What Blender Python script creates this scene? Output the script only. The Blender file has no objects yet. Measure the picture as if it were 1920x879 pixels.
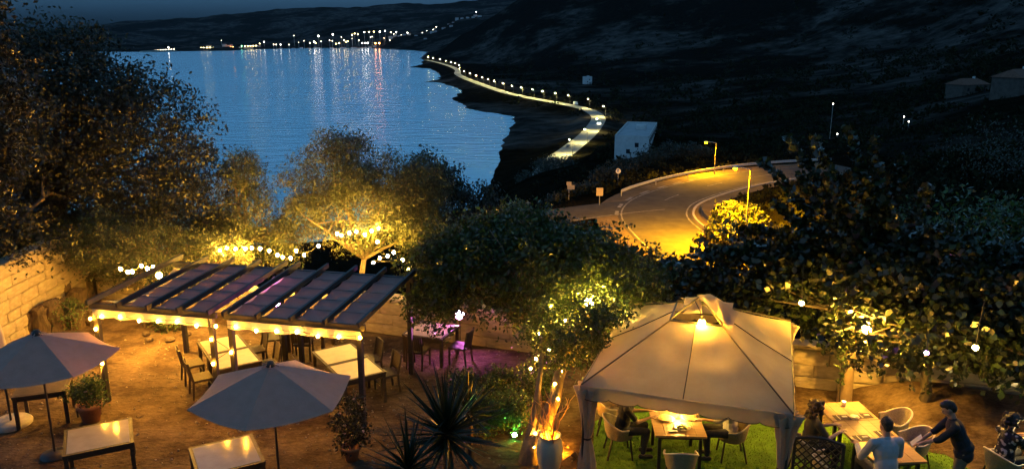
import bpy, bmesh, math, random
import numpy as np
from mathutils import Vector, Matrix, Euler

scene = bpy.context.scene
COL = scene.collection
R = math.radians
CAMZ, PITCH, FPX = 7.9, 14.0, 1478.0
SEA = -52.0
HAZE = 0.000007
GL = 0.68

# ------------------------------------------------------------------ camera
cam_data = bpy.data.cameras.new('camera')
cam_data.sensor_width = 36.0
cam_data.lens = FPX / 1920 * 36
cam_data.clip_start = 0.1
cam_data.clip_end = 30000
cam = bpy.data.objects.new('camera', cam_data)
cam.location = (0, 0, CAMZ)
cam.rotation_euler = (R(90 - PITCH), 0, 0)
COL.objects.link(cam)
scene.camera = cam

# ------------------------------------------------------------------ world, sun, exposure
world = bpy.data.worlds.new('World')
scene.world = world
world.use_nodes = True
wn = world.node_tree
bg = wn.nodes['Background']
sky = wn.nodes.new('ShaderNodeTexSky')
sky.sky_type = 'NISHITA'
sky.sun_disc = False
sky.sun_elevation = R(1.0)
sky.sun_rotation = R(200)
sky.altitude = 60
sky.air_density = 1.0
sky.dust_density = 0.3
sky.ozone_density = 6.0
# deep dusk: one blue hue all over the sky, its brightness from the low-sun sky model
sep = wn.nodes.new('ShaderNodeSeparateColor'); wn.links.new(sky.outputs[0], sep.inputs[0])
tint = wn.nodes.new('ShaderNodeVectorMath'); tint.operation = 'SCALE'
tint.inputs[0].default_value = (0.19, 0.53, 1.0)
wn.links.new(sep.outputs[2], tint.inputs['Scale'])
wn.links.new(tint.outputs[0], bg.inputs[0])
bg.inputs[1].default_value = 0.15
sun_data = bpy.data.lights.new('sun', 'SUN')
sun_data.energy = 0.004
sun_data.angle = R(20)
sun_data.color = (0.75, 0.85, 1.0)
sun = bpy.data.objects.new('sun', sun_data)
sun.rotation_euler = (R(88), 0, R(10))
COL.objects.link(sun)
scene.view_settings.view_transform = 'Standard'
scene.view_settings.look = 'None'
scene.view_settings.exposure = 2.5
scene.view_settings.gamma = 1.0
scene.view_settings.use_curve_mapping = False
scene.render.engine = 'CYCLES'
cy = scene.cycles
cy.use_denoising = True
try:
    cy.denoiser = 'OPENIMAGEDENOISE'
except Exception:
    pass
cy.max_bounces = 6
cy.diffuse_bounces = 3
cy.glossy_bounces = 3
cy.transmission_bounces = 4
cy.transparent_max_bounces = 6
cy.volume_bounces = 0
cy.sample_clamp_indirect = 4.0
cy.sample_clamp_direct = 0.0
cy.caustics_reflective = False
cy.caustics_refractive = False
cy.use_light_tree = True

# ------------------------------------------------------------------ helpers
rng = np.random.default_rng(7)
random.seed(7)
_c, _s = math.cos(R(PITCH)), math.sin(R(PITCH))

def ray(px, py):
    dx = (px - 960) / FPX; dy = (439.5 - py) / FPX
    return np.array([dx, _c + dy * _s, -_s + dy * _c])

def at(px, py, z=0.0):
    """world point of height z that stands at this place of the photograph"""
    d = ray(px, py); t = (z - CAMZ) / d[2]
    return np.array([d[0] * t, d[1] * t, z])

def atd(px, py, D):
    """world point at horizontal range D (along +y) seen at this place"""
    d = ray(px, py); t = D / math.hypot(d[0], d[1])
    return np.array([d[0] * t, d[1] * t, CAMZ + d[2] * t])

def nodes_of(m):
    m.use_nodes = True
    return m.node_tree.nodes, m.node_tree.links, m.node_tree.nodes['Principled BSDF']

_mats = {}
def mat(name, col, rough=0.7, col2=None, scale=8.0, bump=0.0, bscale=None, metal=0.0, spec=0.5, detail=5.0,
        emis=None, estr=0.0, transl=0.0, island=0.0, coord='Object', stretch=None, trans=0.0):
    """Principled material; colour drifts between col and col2 with noise, optional bump, translucency and per-leaf variation"""
    if name in _mats: return _mats[name]
    m = bpy.data.materials.new(name); _mats[name] = m
    n, l, p = nodes_of(m)
    p.inputs['Roughness'].default_value = rough
    p.inputs['Metallic'].default_value = metal
    p.inputs['Specular IOR Level'].default_value = spec
    p.inputs['Base Color'].default_value = (*col, 1)
    p.inputs['Transmission Weight'].default_value = trans
    src = None
    tc = n.new('ShaderNodeTexCoord'); mp = n.new('ShaderNodeMapping')
    l.new(tc.outputs[coord], mp.inputs[0])
    if stretch: mp.inputs['Scale'].default_value = stretch
    if col2 is not None:
        nz = n.new('ShaderNodeTexNoise'); nz.inputs['Scale'].default_value = scale; nz.inputs['Detail'].default_value = detail
        nz.inputs['Roughness'].default_value = 0.62
        l.new(mp.outputs[0], nz.inputs['Vector'])
        cr = n.new('ShaderNodeValToRGB')
        cr.color_ramp.elements[0].position = 0.33; cr.color_ramp.elements[1].position = 0.68
        cr.color_ramp.elements[0].color = (*col, 1); cr.color_ramp.elements[1].color = (*col2, 1)
        l.new(nz.outputs['Fac'], cr.inputs[0]); src = cr.outputs[0]
    if island > 0:
        g = n.new('ShaderNodeNewGeometry')
        hs = n.new('ShaderNodeHueSaturation')
        mr = n.new('ShaderNodeMapRange'); mr.inputs[3].default_value = 1 - island; mr.inputs[4].default_value = 1 + island
        l.new(g.outputs['Random Per Island'], mr.inputs[0]); l.new(mr.outputs[0], hs.inputs['Value'])
        mh = n.new('ShaderNodeMapRange'); mh.inputs[3].default_value = 0.5 - 0.05 * island; mh.inputs[4].default_value = 0.5 + 0.05 * island
        l.new(g.outputs['Random Per Island'], mh.inputs[0]); l.new(mh.outputs[0], hs.inputs['Hue'])
        if src is not None: l.new(src, hs.inputs['Color'])
        else: hs.inputs['Color'].default_value = (*col, 1)
        src = hs.outputs[0]
    if src is not None: l.new(src, p.inputs['Base Color'])
    if bump > 0:
        nb = n.new('ShaderNodeTexNoise'); nb.inputs['Scale'].default_value = bscale or scale * 3; nb.inputs['Detail'].default_value = 6
        l.new(mp.outputs[0], nb.inputs['Vector'])
        bp = n.new('ShaderNodeBump'); bp.inputs['Strength'].default_value = bump; bp.inputs['Distance'].default_value = 0.02
        l.new(nb.outputs['Fac'], bp.inputs['Height']); l.new(bp.outputs[0], p.inputs['Normal'])
    if emis is not None:
        p.inputs['Emission Color'].default_value = (*emis, 1); p.inputs['Emission Strength'].default_value = estr
    if transl > 0:
        tr = n.new('ShaderNodeBsdfTranslucent'); mx = n.new('ShaderNodeMixShader'); mx.inputs[0].default_value = transl
        if src is not None: l.new(src, tr.inputs[0])
        else: tr.inputs[0].default_value = (*col, 1)
        out = n['Material Output']
        l.new(p.outputs[0], mx.inputs[1]); l.new(tr.outputs[0], mx.inputs[2]); l.new(mx.outputs[0], out.inputs[0])
    return m

def glow(name, col, strength):
    if name in _mats: return _mats[name]
    m = bpy.data.materials.new(name); _mats[name] = m
    n, l, p = nodes_of(m)
    p.inputs['Base Color'].default_value = (0.8, 0.8, 0.8, 1)
    p.inputs['Emission Color'].default_value = (*col, 1)
    p.inputs['Emission Strength'].default_value = strength * GL
    return m

def tag(o, label=None, cat=None, group=None, kind=None):
    if label: o['label'] = label
    if cat: o['category'] = cat
    if group: o['group'] = group
    if kind: o['kind'] = kind
    return o

def thing(name, label, cat, loc=(0, 0, 0), rz=0.0, group=None):
    o = bpy.data.objects.new(name, None)
    o.empty_display_size = 0.2
    o.location = tuple(float(v) for v in loc); o.rotation_euler = (0, 0, rz)
    COL.objects.link(o)
    return tag(o, label, cat, group)

def link(name, me, parent=None, loc=None, rot=None, scale=None):
    o = bpy.data.objects.new(name, me)
    COL.objects.link(o)
    if parent is not None: o.parent = parent
    if loc is not None: o.location = tuple(float(v) for v in loc)
    if rot is not None: o.rotation_euler = rot
    if scale is not None: o.scale = scale
    return o

def copy_tree(o, parent=None, loc=None, rz=None, label=None):
    c = o.copy(); COL.objects.link(c); c.parent = parent
    if loc is not None: c.location = tuple(float(v) for v in loc)
    if rz is not None: c.rotation_euler = (0, 0, rz)
    if label: c['label'] = label
    for ch in list(o.children): copy_tree(ch, c)
    return c

class MB:
    """collects simple solids, then becomes ONE mesh object"""
    def __init__(s): s.v = []; s.f = []; s.m = Matrix.Identity(4)
    def add(s, vs, fs):
        b = len(s.v)
        s.v += [tuple(s.m @ Vector(v)) for v in vs]
        s.f += [tuple(i + b for i in f) for f in fs]
        return s
    def box(s, c, d, rot=None, taper=1.0):
        x, y, z = (q / 2 for q in d); t = taper
        vs = [(-x, -y, -z), (x, -y, -z), (x, y, -z), (-x, y, -z), (-x * t, -y * t, z), (x * t, -y * t, z), (x * t, y * t, z), (-x * t, y * t, z)]
        M = Matrix.Translation(c) @ (Euler(rot).to_matrix().to_4x4() if rot else Matrix.Identity(4))
        vs = [tuple(M @ Vector(v)) for v in vs]
        return s.add(vs, [(0, 3, 2, 1), (4, 5, 6, 7), (0, 1, 5, 4), (1, 2, 6, 5), (2, 3, 7, 6), (3, 0, 4, 7)])
    def bar(s, a, b, w, h=None, up=(0, 0, 1)):
        a = Vector(a); b = Vector(b); d = b - a; L = d.length
        if L < 1e-6: return s
        d /= L; u = Vector(up)
        if abs(d.dot(u)) > 0.98: u = Vector((0, 1, 0))
        x = d.cross(u).normalized(); z = x.cross(d).normalized(); h = h or w
        vs = []
        for p in (a, b):
            for sx, sz in ((-1, -1), (1, -1), (1, 1), (-1, 1)):
                vs.append(tuple(p + x * sx * w / 2 + z * sz * h / 2))
        return s.add(vs, [(0, 1, 2, 3), (7, 6, 5, 4), (0, 4, 5, 1), (1, 5, 6, 2), (2, 6, 7, 3), (3, 7, 4, 0)])
    def tube(s, pts, r, n=6, cap=True):
        P = [Vector(tuple(float(q) for q in p)) for p in pts]; k = len(P)
        rs = [r] * k if not hasattr(r, '__len__') else list(r)
        vs = []; prev = None
        for i in range(k):
            d = (P[min(i + 1, k - 1)] - P[max(i - 1, 0)])
            d = d.normalized() if d.length > 1e-9 else Vector((0, 0, 1))
            if prev is None:
                u = Vector((1, 0, 0)) if abs(d.x) < 0.8 else Vector((0, 1, 0))
                x = d.cross(u).normalized()
            else:
                x = (prev - d * prev.dot(d)).normalized()
            prev = x; y = d.cross(x)
            for j in range(n):
                a = 2 * math.pi * j / n
                vs.append(tuple(P[i] + (x * math.cos(a) + y * math.sin(a)) * rs[i]))
        fs = [(i * n + j, i * n + (j + 1) % n, (i + 1) * n + (j + 1) % n, (i + 1) * n + j) for i in range(k - 1) for j in range(n)]
        if cap: fs += [tuple(range(n - 1, -1, -1)), tuple(range((k - 1) * n, k * n))]
        return s.add(vs, fs)
    def lathe(s, prof, n=16, c=(0, 0, 0)):
        vs = [(c[0] + r * math.cos(2 * math.pi * j / n), c[1] + r * math.sin(2 * math.pi * j / n), c[2] + z) for r, z in prof for j in range(n)]
        k = len(prof)
        fs = [(i * n + j, i * n + (j + 1) % n, (i + 1) * n + (j + 1) % n, (i + 1) * n + j) for i in range(k - 1) for j in range(n)]
        return s.add(vs, fs)
    def ball(s, c, r, n=8, m=5, rz=None):
        rz = rz or r
        prof = [(max(1e-4, r * math.sin(math.pi * i / m)), -rz * math.cos(math.pi * i / m)) for i in range(m + 1)]
        return s.lathe(prof, n, c)
    def mesh(s, name, m, smooth=False):
        me = bpy.data.meshes.new(name); me.from_pydata(s.v, [], s.f); me.materials.append(m)
        if smooth: me.polygons.foreach_set('use_smooth', [True] * len(me.polygons))
        me.update(); return me
    def build(s, name, m, parent=None, smooth=False, **k):
        return link(name, s.mesh(name, m, smooth), parent, **k)

def np_mesh(name, V, F, m, smooth=False):
    """mesh from numpy arrays; F is (n,3) or (n,4)"""
    V = np.asarray(V, dtype=np.float32); F = np.asarray(F, dtype=np.int32)
    me = bpy.data.meshes.new(name)
    me.vertices.add(len(V)); me.vertices.foreach_set('co', V.ravel())
    k = F.shape[1]
    me.loops.add(F.size); me.loops.foreach_set('vertex_index', F.ravel())
    me.polygons.add(len(F)); me.polygons.foreach_set('loop_start', np.arange(0, F.size, k, dtype=np.int32))
    me.polygons.foreach_set('loop_total', np.full(len(F), k, dtype=np.int32))
    me.materials.append(m)
    if smooth: me.polygons.foreach_set('use_smooth', np.ones(len(F), dtype=bool))
    me.update(calc_edges=True)
    return me

# value noise
def _hash(ix, iy, s):
    h = (ix * 374761393 + iy * 668265263 + s * 974634777) & 0x7fffffff
    h = ((h ^ (h >> 13)) * 1274126177) & 0x7fffffff
    return ((h ^ (h >> 16)) & 0xffff) / 65535.0
def vnoise(x, y, s=0):
    x = np.asarray(x, float); y = np.asarray(y, float)
    ix = np.floor(x).astype(np.int64); iy = np.floor(y).astype(np.int64)
    fx = x - ix; fy = y - iy; fx = fx * fx * (3 - 2 * fx); fy = fy * fy * (3 - 2 * fy)
    a = _hash(ix, iy, s); b = _hash(ix + 1, iy, s); c = _hash(ix, iy + 1, s); d = _hash(ix + 1, iy + 1, s)
    return (a * (1 - fx) + b * fx) * (1 - fy) + (c * (1 - fx) + d * fx) * fy - 0.5
def fbm(x, y, o=4, s=0):
    r = 0; a = 1.0
    for i in range(o):
        r = r + a * vnoise(np.asarray(x) * 2 ** i, np.asarray(y) * 2 ** i, s + i * 17); a *= 0.5
    return r
# ------------------------------------------------------------------ the land, the sea, the roads
def xy(px, py, z=SEA): return at(px, py, z)[:2]
coast_px = [(-120, 486), (0, 482), (300, 472), (600, 452), (800, 422), (890, 392), (912, 362), (925, 320), (933, 300), (937, 280), (947, 256), (962, 235),
            (961, 219), (930, 213), (905, 210), (879, 205), (862, 193), (846, 186), (858, 178), (868, 171), (857, 166), (831, 156), (812, 154), (790, 155), (820, 150),
            (826, 143), (820, 137), (806, 129), (768, 126.5), (792, 121), (800, 116), (787, 109.5), (795, 103), (801, 98), (770, 94.5), (722, 92.5), (690, 90), (640, 90), (560, 91), (480, 93), (430, 95.5), (335, 97), (300, 98)]
coast = [xy(*p) for p in coast_px]
coast = np.array([(-9000, 260)] + coast + [(-9000, 4300)])

def poly_dist(P, poly, closed=False, zs=None):
    """distance to a polyline, and its z value there"""
    best = np.full(len(P), 1e18); zz = np.zeros(len(P))
    n = len(poly)
    for i in range(n if closed else n - 1):
        a = poly[i]; b = poly[(i + 1) % n]; ab = b - a; L2 = ab @ ab
        t = np.clip(((P - a) @ ab) / max(L2, 1e-9), 0, 1)
        d = ((P - (a + t[:, None] * ab)) ** 2).sum(1)
        k = d < best
        best[k] = d[k]
        if zs is not None: zz[k] = zs[i] + t[k] * (zs[(i + 1) % n] - zs[i])
    return np.sqrt(best), zz

def inside(P, poly):
    x, y = P[:, 0], P[:, 1]; c = np.zeros(len(P), bool); n = len(poly)
    for i in range(n):
        x0, y0 = poly[i]; x1, y1 = poly[(i + 1) % n]
        if y0 == y1: continue
        k = ((y0 > y) != (y1 > y)) & (x < (x1 - x0) * (y - y0) / (y1 - y0) + x0)
        c ^= k
    return c

def smooth_line(pts, step, zs=None):
    """Catmull-Rom through plan points, resampled"""
    P = [np.array(p, float) for p in pts]
    P = [2 * P[0] - P[1]] + P + [2 * P[-1] - P[-2]]
    out = []
    for i in range(1, len(P) - 2):
        L = np.linalg.norm(P[i + 1] - P[i]); k = max(2, int(L / step))
        for j in range(k):
            t = j / k
            out.append(0.5 * ((2 * P[i]) + (-P[i - 1] + P[i + 1]) * t + (2 * P[i - 1] - 5 * P[i] + 4 * P[i + 1] - P[i + 2]) * t * t
                              + (-P[i - 1] + 3 * P[i] - 3 * P[i + 1] + P[i + 2]) * t ** 3))
    out.append(P[-2])
    return np.array(out)

ZR = -14.0
hair_px = [(1400, 640), (1350, 545), (1305, 482), (1258, 440), (1230, 412), (1228, 393), (1246, 376), (1288, 360), (1340, 346), (1400, 334), (1480, 324), (1600, 316)]
hairpin = smooth_line([at(px, py, ZR) for px, py in hair_px], 2.0)
side_px = [(1222, 384), (1150, 391), (1080, 400), (1000, 412), (900, 430)]
sideroad = smooth_line([at(px, py, ZR) for px, py in side_px], 3.0)
ZC = -47.0
coast_road_px = [(800, 113), (822, 118), (845, 125), (858, 132), (858, 139), (872, 147), (893, 155), (918, 164), (945, 173), (975, 180), (1010, 187), (1050, 194), (1088, 202), (1112, 211), (1122, 222), (1114, 238), (1098, 256), (1078, 272), (1060, 286), (1040, 300), (1026, 318), (1010, 350)]
croad = smooth_line([at(px, py, ZC) for px, py in coast_road_px], 8.0)

TERRACE = np.array([(-13.2, -6), (-13.2, 23.6), (-4.6, 20.9), (14.0, 14.7), (22, 12.5), (22, -6)])

ctrl = []     # plan x, y, z
def cp(px, py, D): ctrl.append(atd(px, py, D))
def ct(th, D, z): ctrl.append(np.array([D * math.sin(R(th)), D * math.cos(R(th)), z]))
for th in (-60, -38, -20, -5):
    ct(th, 24, -1.0); ct(th, 34, -4.0); ct(th, 60, -14); ct(th, 110, -33); ct(th, 180, -47); ct(th, 230, -51)
ct(-80, 30, -1); ct(-80, 100, -10); ct(-80, 400, -40); ct(80, 30, 2); ct(80, 100, 6); ct(80, 500, 60); ct(80, 3000, 300)
for th in (0, 10, 20, 32, 50):
    ct(th, 22, -1.2 + th * 0.02); ct(th, 32, -3.5 + th * 0.06); ct(th, 55, -9 + th * 0.1)
for px, py in ((1250, 415), (1340, 346), (1120, 395), (1480, 322), (1600, 315)): ctrl.append(at(px, py, ZR - 0.2))
for px, py in ((1000, 420), (1060, 372), (1160, 352), (1270, 335), (1380, 316)): ctrl.append(at(px, py, ZR - 1.0))
for px, py, D in ((1000, 330, 250), (1080, 330, 200), (1180, 318, 230), (1180, 305, 264), (1225, 238, 320), (1280, 290, 190), (1340, 300, 170), (1020, 300, 360),
                  (1300, 250, 360), (1130, 280, 380), (1180, 230, 560), (1103, 156, 1050), (1060, 150, 1200), (1000, 130, 1500), (1200, 170, 900), (1300, 150, 950), (1250, 100, 1350),
                  (1450, 200, 560), (1500, 150, 850), (1420, 255, 300), (1540, 265, 230), (1640, 250, 260), (1600, 200, 480), (1700, 180, 520), (1810, 172, 420), (1900, 165, 330), (1720, 290, 150),
                  (1850, 290, 130), (1920, 290, 115), (1920, 380, 75), (1750, 360, 85), (960, 115, 1800), (920, 110, 1950), (880, 95, 2150), (900, 70, 2250), (960, 50, 2100), (1100, 80, 1700), (1150, 30, 1850), (1300, 50, 1700),
                  (1500, 60, 1450), (1700, 80, 1150), (1900, 80, 850), (870, 68, 2330), (905, 48, 2330), (940, 25, 2330), (980, 0, 2330), (1060, -40, 2330), (1300, -110, 2200), (1600, -130, 2000), (1920, -130, 1600), (2200, -130, 1400)):
    cp(px, py, D)
for px, py, D in ((840, 100, 2700), (900, 75, 3200), (1000, 40, 3200), (1300, 40, 3200), (1700, 0, 3200)): cp(px, py, D)      # behind the headland ridge
# the far side of the bay
for px, py, D in ((300, 92, 4700), (430, 90, 4750), (560, 86, 4800), (640, 82, 4750), (700, 78, 4700), (760, 80, 4500), (820, 72, 4300), (860, 66, 4300), (900, 55, 4300),
                  (640, 62, 5300), (720, 60, 5200), (800, 60, 5000), (860, 45, 4900), (890, 36, 4900), (960, 30, 5000), (540, 70, 5600), (430, 76, 5700), (330, 82, 5700),
                  (80, 62, 6600), (210, 44, 7200), (300, 36, 7200), (430, 25, 7200), (520, 20, 7200), (620, 15, 7200), (760, 9, 7200), (900, 4, 7200), (1000, 0, 7200), (-100, 70, 7000), (-600, 60, 7000),
                  (210, 60, 9400), (430, 55, 9400), (760, 50, 9400), (1000, 40, 9400), (-600, 70, 9400), (1900, -60, 7000), (2400, -60, 7000)):
    cp(px, py, D)
ctrl = np.array(ctrl)
def _q(x, y):
    return np.stack([np.arctan2(x, y) * 2.2, np.log(np.maximum(np.hypot(x, y), 1.0))], -1)
_Q = _q(ctrl[:, 0], ctrl[:, 1])
_K = np.linalg.norm(_Q[:, None] - _Q[None], axis=-1)
_A = np.block([[_K + np.eye(len(_Q)) * -1e-3, np.ones((len(_Q), 1)), _Q], [np.ones((1, len(_Q))), np.zeros((1, 3))], [_Q.T, np.zeros((2, 3))]])
_W = np.linalg.solve(_A, np.concatenate([ctrl[:, 2], np.zeros(3)]))

def terrain_z(x, y, fine=True):
    x = np.atleast_1d(np.asarray(x, float)); y = np.atleast_1d(np.asarray(y, float))
    P = np.stack([x, y], -1); Q = _q(x, y); D = np.hypot(x, y)
    z = np.empty(len(x))
    for i in range(0, len(x), 20000):
        k = np.linalg.norm(Q[i:i + 20000, None] - _Q[None], axis=-1)
        z[i:i + 20000] = k @ _W[:len(_Q)] + _W[len(_Q)] + Q[i:i + 20000] @ _W[len(_Q) + 1:]
    amp = np.clip((D - 40) / 300, 0, 1) * np.clip(D * 0.008, 0, 26)
    wl = np.clip(D * 0.14, 12, 420)
    z = z + amp * fbm(x / 60, y / 60, 3, 3) * 0.25 + amp * 1.3 * fbm(x / 330, y / 330, 4, 9) * np.clip(D / 900, 0, 1)
    sea = inside(P, coast); d, _ = poly_dist(P, coast, True)
    d = np.where(sea, -d, d)
    d = d + np.clip(D * 0.006, 0, 9) * fbm(x / 14, y / 14, 3, 5) + np.clip((D - 1200) * .004, 0, 8) * fbm(x / 40, y / 40, 3, 6)
    w = 16 + 0.03 * D
    s = np.clip(d / w, 0, 1); s = s * s * (3 - 2 * s)
    zl = SEA + np.clip(d * .12, 0, 1.2) + s * np.maximum(z - SEA - 1.0, 0.3)
    z = np.where(d > 0, zl, SEA - np.minimum(6, -d * 0.15) - .05)
    for line, ww, bl in ((hairpin, 6.5, 9.0), (sideroad, 5.0, 7.0), (croad, 6.0, 16.0)):
        dr, zr = poly_dist(P, line[:, :2], False, line[:, 2])
        t = np.clip((dr - ww) / bl, 0, 1); t = t * t * (3 - 2 * t)
        z = (zr - 0.25) * (1 - t) + z * t
    # the terrace platform
    it = inside(P, TERRACE); dt, _ = poly_dist(P, TERRACE, True)
    dt = np.where(it, 0, dt); t = np.clip(dt / 4.0, 0, 1)
    z = np.where(it, -0.5, (-0.5) * (1 - t) + z * t)
    return z
def tz(x, y): return float(terrain_z(x, y)[0])

th = np.concatenate([np.linspace(-80, -40, 40, endpoint=False), np.linspace(-40, 40, 561, endpoint=False), np.linspace(40, 80, 41)])
rad = np.exp(np.linspace(math.log(8), math.log(9500), 460))
TH, RD = np.meshgrid(np.radians(th), rad)
X = (RD * np.sin(TH)).ravel(); Y = (RD * np.cos(TH)).ravel()
Z = terrain_z(X, Y)
nr, nc = TH.shape
idx = np.arange(nr * nc).reshape(nr, nc)
F = np.stack([idx[:-1, :-1], idx[:-1, 1:], idx[1:, 1:], idx[1:, :-1]], -1).reshape(-1, 4)

def terrain_material():
    m = bpy.data.materials.new('scrub_and_rock'); n, l, p = nodes_of(m)
    g = n.new('ShaderNodeNewGeometry')
    def noise(scale, sv=(1, 1, 1), detail=6, rough=.6):
        mp = n.new('ShaderNodeMapping'); mp.inputs['Scale'].default_value = sv
        l.new(g.outputs['Position'], mp.inputs[0])
        q = n.new('ShaderNodeTexNoise'); q.inputs['Scale'].default_value = scale; q.inputs['Detail'].default_value = detail; q.inputs['Roughness'].default_value = rough
        l.new(mp.outputs[0], q.inputs['Vector']); return q.outputs['Fac']
    def ramp(s, a, b, ca, cb):
        c = n.new('ShaderNodeValToRGB'); e = c.color_ramp.elements
        e[0].position = a; e[1].position = b; e[0].color = (*ca, 1); e[1].color = (*cb, 1); l.new(s, c.inputs[0]); return c.outputs[0]
    base = ramp(noise(0.12, detail=8), .35, .7, (.003, .003, .0018), (.011, .0095, .006))
    big = ramp(noise(0.0035, (1, 1, 2.6), 7, .68), .47, .57, (0, 0, 0), (1, 1, 1))
    rock = ramp(noise(0.03, (1, 1, 3), 8, .7), .36, .66, (.005, .0045, .004), (.085, .075, .066))
    mx = n.new('ShaderNodeMix'); mx.data_type = 'RGBA'
    l.new(big, mx.inputs['Factor']); l.new(base, mx.inputs['A']); l.new(rock, mx.inputs['B'])
    l.new(mx.outputs['Result'], p.inputs['Base Color'])
    p.inputs['Roughness'].default_value = 1.0; p.inputs['Specular IOR Level'].default_value = 0.0
    nb = noise(.35, detail=8, rough=.7); bp = n.new('ShaderNodeBump'); bp.inputs['Strength'].default_value = .8; bp.inputs['Distance'].default_value = 1.2
    l.new(nb, bp.inputs['Height']); l.new(bp.outputs[0], p.inputs['Normal'])
    return m
terrain = link('terrain', np_mesh('terrain', np.stack([X, Y, Z], -1), F, terrain_material(), True))
tag(terrain, 'dark scrubby hillside and headland dropping to the bay', kind='structure')

def sea_material():
    m = bpy.data.materials.new('sea_water'); n, l, p = nodes_of(m)
    p.inputs['Base Color'].default_value = (.22, .60, .74, 1)
    p.inputs['Roughness'].default_value = .16
    p.inputs['IOR'].default_value = 2.0
    g = n.new('ShaderNodeNewGeometry')
    mp = n.new('ShaderNodeMapping'); mp.inputs['Scale'].default_value = (.6, 1.5, 1); mp.inputs['Rotation'].default_value = (0, 0, R(12))
    l.new(g.outputs['Position'], mp.inputs[0])
    a = n.new('ShaderNodeTexNoise'); a.inputs['Scale'].default_value = .09; a.inputs['Detail'].default_value = 7; a.inputs['Roughness'].default_value = .62
    l.new(mp.outputs[0], a.inputs['Vector'])
    b = n.new('ShaderNodeBump'); b.inputs['Strength'].default_value = .55; b.inputs['Distance'].default_value = 2.2
    l.new(a.outputs['Fac'], b.inputs['Height']); l.new(b.outputs[0], p.inputs['Normal'])
    c = n.new('ShaderNodeTexNoise'); c.inputs['Scale'].default_value = .004; c.inputs['Detail'].default_value = 4
    l.new(mp.outputs[0], c.inputs['Vector'])
    mr = n.new('ShaderNodeMapRange'); mr.inputs[3].default_value = .07; mr.inputs[4].default_value = .17
    l.new(c.outputs['Fac'], mr.inputs[0]); l.new(mr.outputs[0], p.inputs['Roughness'])
    return m
mb = MB()
k = 60
mb.add([(-9500, -200, SEA), (9500, -200, SEA), (9500, 9500, SEA), (-9500, 9500, SEA)], [(0, 1, 2, 3)])
tag(mb.build('sea', sea_material()), 'calm blue bay at dusk', kind='structure')

# roads: ribbon sheets laid on the carved ground
def ribbon(name, line, offs0, offs1, dz, m, parent=None, seg=None, uvstep=None):
    P = line if seg is None else line[seg[0]:seg[1]]
    d = np.gradient(P[:, :2], axis=0); d /= np.linalg.norm(d, axis=1)[:, None]
    nrm = np.stack([d[:, 1], -d[:, 0]], -1)          # to the right of travel
    V = []; Fq = []
    for i in range(len(P)):
        for o in (offs0, offs1):
            V.append((P[i, 0] + nrm[i, 0] * o, P[i, 1] + nrm[i, 1] * o, P[i, 2] + dz))
    for i in range(len(P) - 1): Fq.append((2 * i, 2 * i + 1, 2 * i + 3, 2 * i + 2))
    return link(name, np_mesh(name, V, Fq, m), parent)
def offset_line(line, o):
    d = np.gradient(line[:, :2], axis=0); d /= np.linalg.norm(d, axis=1)[:, None]
    q = line.copy(); q[:, 0] += d[:, 1] * o; q[:, 1] -= d[:, 0] * o
    return q
asphalt = mat('asphalt', (.045, .041, .034), .95, (.07, .064, .05), .5, .5, 6, spec=.08)
dusty = mat('dusty_verge', (.075, .055, .03), .95, (.14, .105, .06), .35, .6, 5, spec=.08)
paint = mat('road_paint', (.09, .085, .075), .9, (.26, .25, .22), 1.6, spec=.1)
# hairpin runs from near (behind the tent) to far; right of travel = inner side of the bend
tag(ribbon('road', hairpin, -4.6, 4.6, 0.02, asphalt), 'asphalt hairpin road lit orange', kind='structure')
road_obj = bpy.data.objects['road']
ribbon('verge', hairpin, -7.5, -4.6, 0.0, dusty, road_obj)
ribbon('verge', hairpin, 4.6, 7.2, 0.0, dusty, road_obj)
tag(ribbon('side_road', sideroad, -3.6, 3.6, 0.012, asphalt), 'darker side road joining the hairpin', kind='structure')
ribbon('edge_line', hairpin, -4.25, -4.05, 0.03, paint, road_obj)
ribbon('edge_line', hairpin, 4.0, 4.2, 0.03, paint, road_obj)
for i in range(0, len(hairpin) - 3, 6):
    if 20 < i < 40: ribbon('centre_dash', hairpin, -.09, .09, 0.03, paint, road_obj, seg=(i, i + 3))
side_obj = bpy.data.objects['side_road']
ribbon('edge_line', sideroad, -3.3, -3.1, 0.024, paint, side_obj)
for i in range(1, 14, 2):      # give-way dashes at the mouth of the side road
    q = offset_line(hairpin, -4.75); j0 = int(len(hairpin) * .40)
    ribbon('give_way_dash', q, -.25, .25, 0.034, paint, side_obj, seg=(j0 + i, j0 + i + 2))
tag(ribbon('coast_road', croad, -5.0, 5.0, 0.05, mat('coast_asphalt', (.17, .16, .14), .9, (.22, .21, .18), .2)), 'pale road along the shore', kind='structure')
# ------------------------------------------------------------------ the terrace: ground, lawn, walls
WARM = (1.0, 0.40, 0.025); SODIUM = (1.0, 0.42, 0.0); PINK = (1.0, 0.22, 0.85)
earth = mat('packed_earth', (.17, .125, .08), .95, (.30, .235, .16), 0.9, .9, 9, detail=8)
stone_m = mat('wall_stone', (.30, .25, .18), .9, (.46, .39, .29), 3.5, .8, 12, detail=8)
mortar = mat('wall_mortar', (.22, .18, .13), .95, (.30, .25, .18), 5, .7, 20)
dark_metal = mat('dark_metal', (.025, .024, .022), .45, (.045, .04, .036), 6, .1, 30)
dark_wood = mat('dark_wood', (.035, .026, .019), .6, (.07, .05, .035), 5, .3, 14, stretch=(1, 1, 6))
wicker = mat('dark_wicker', (.045, .032, .022), .7, (.09, .062, .04), 40, .8, 70)
cream_top = mat('cream_table_top', (.50, .43, .30), .35, (.62, .54, .39), 4, .08, 20)
terracotta = mat('terracotta', (.32, .15, .08), .8, (.42, .22, .12), 6, .3, 20)
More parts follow.
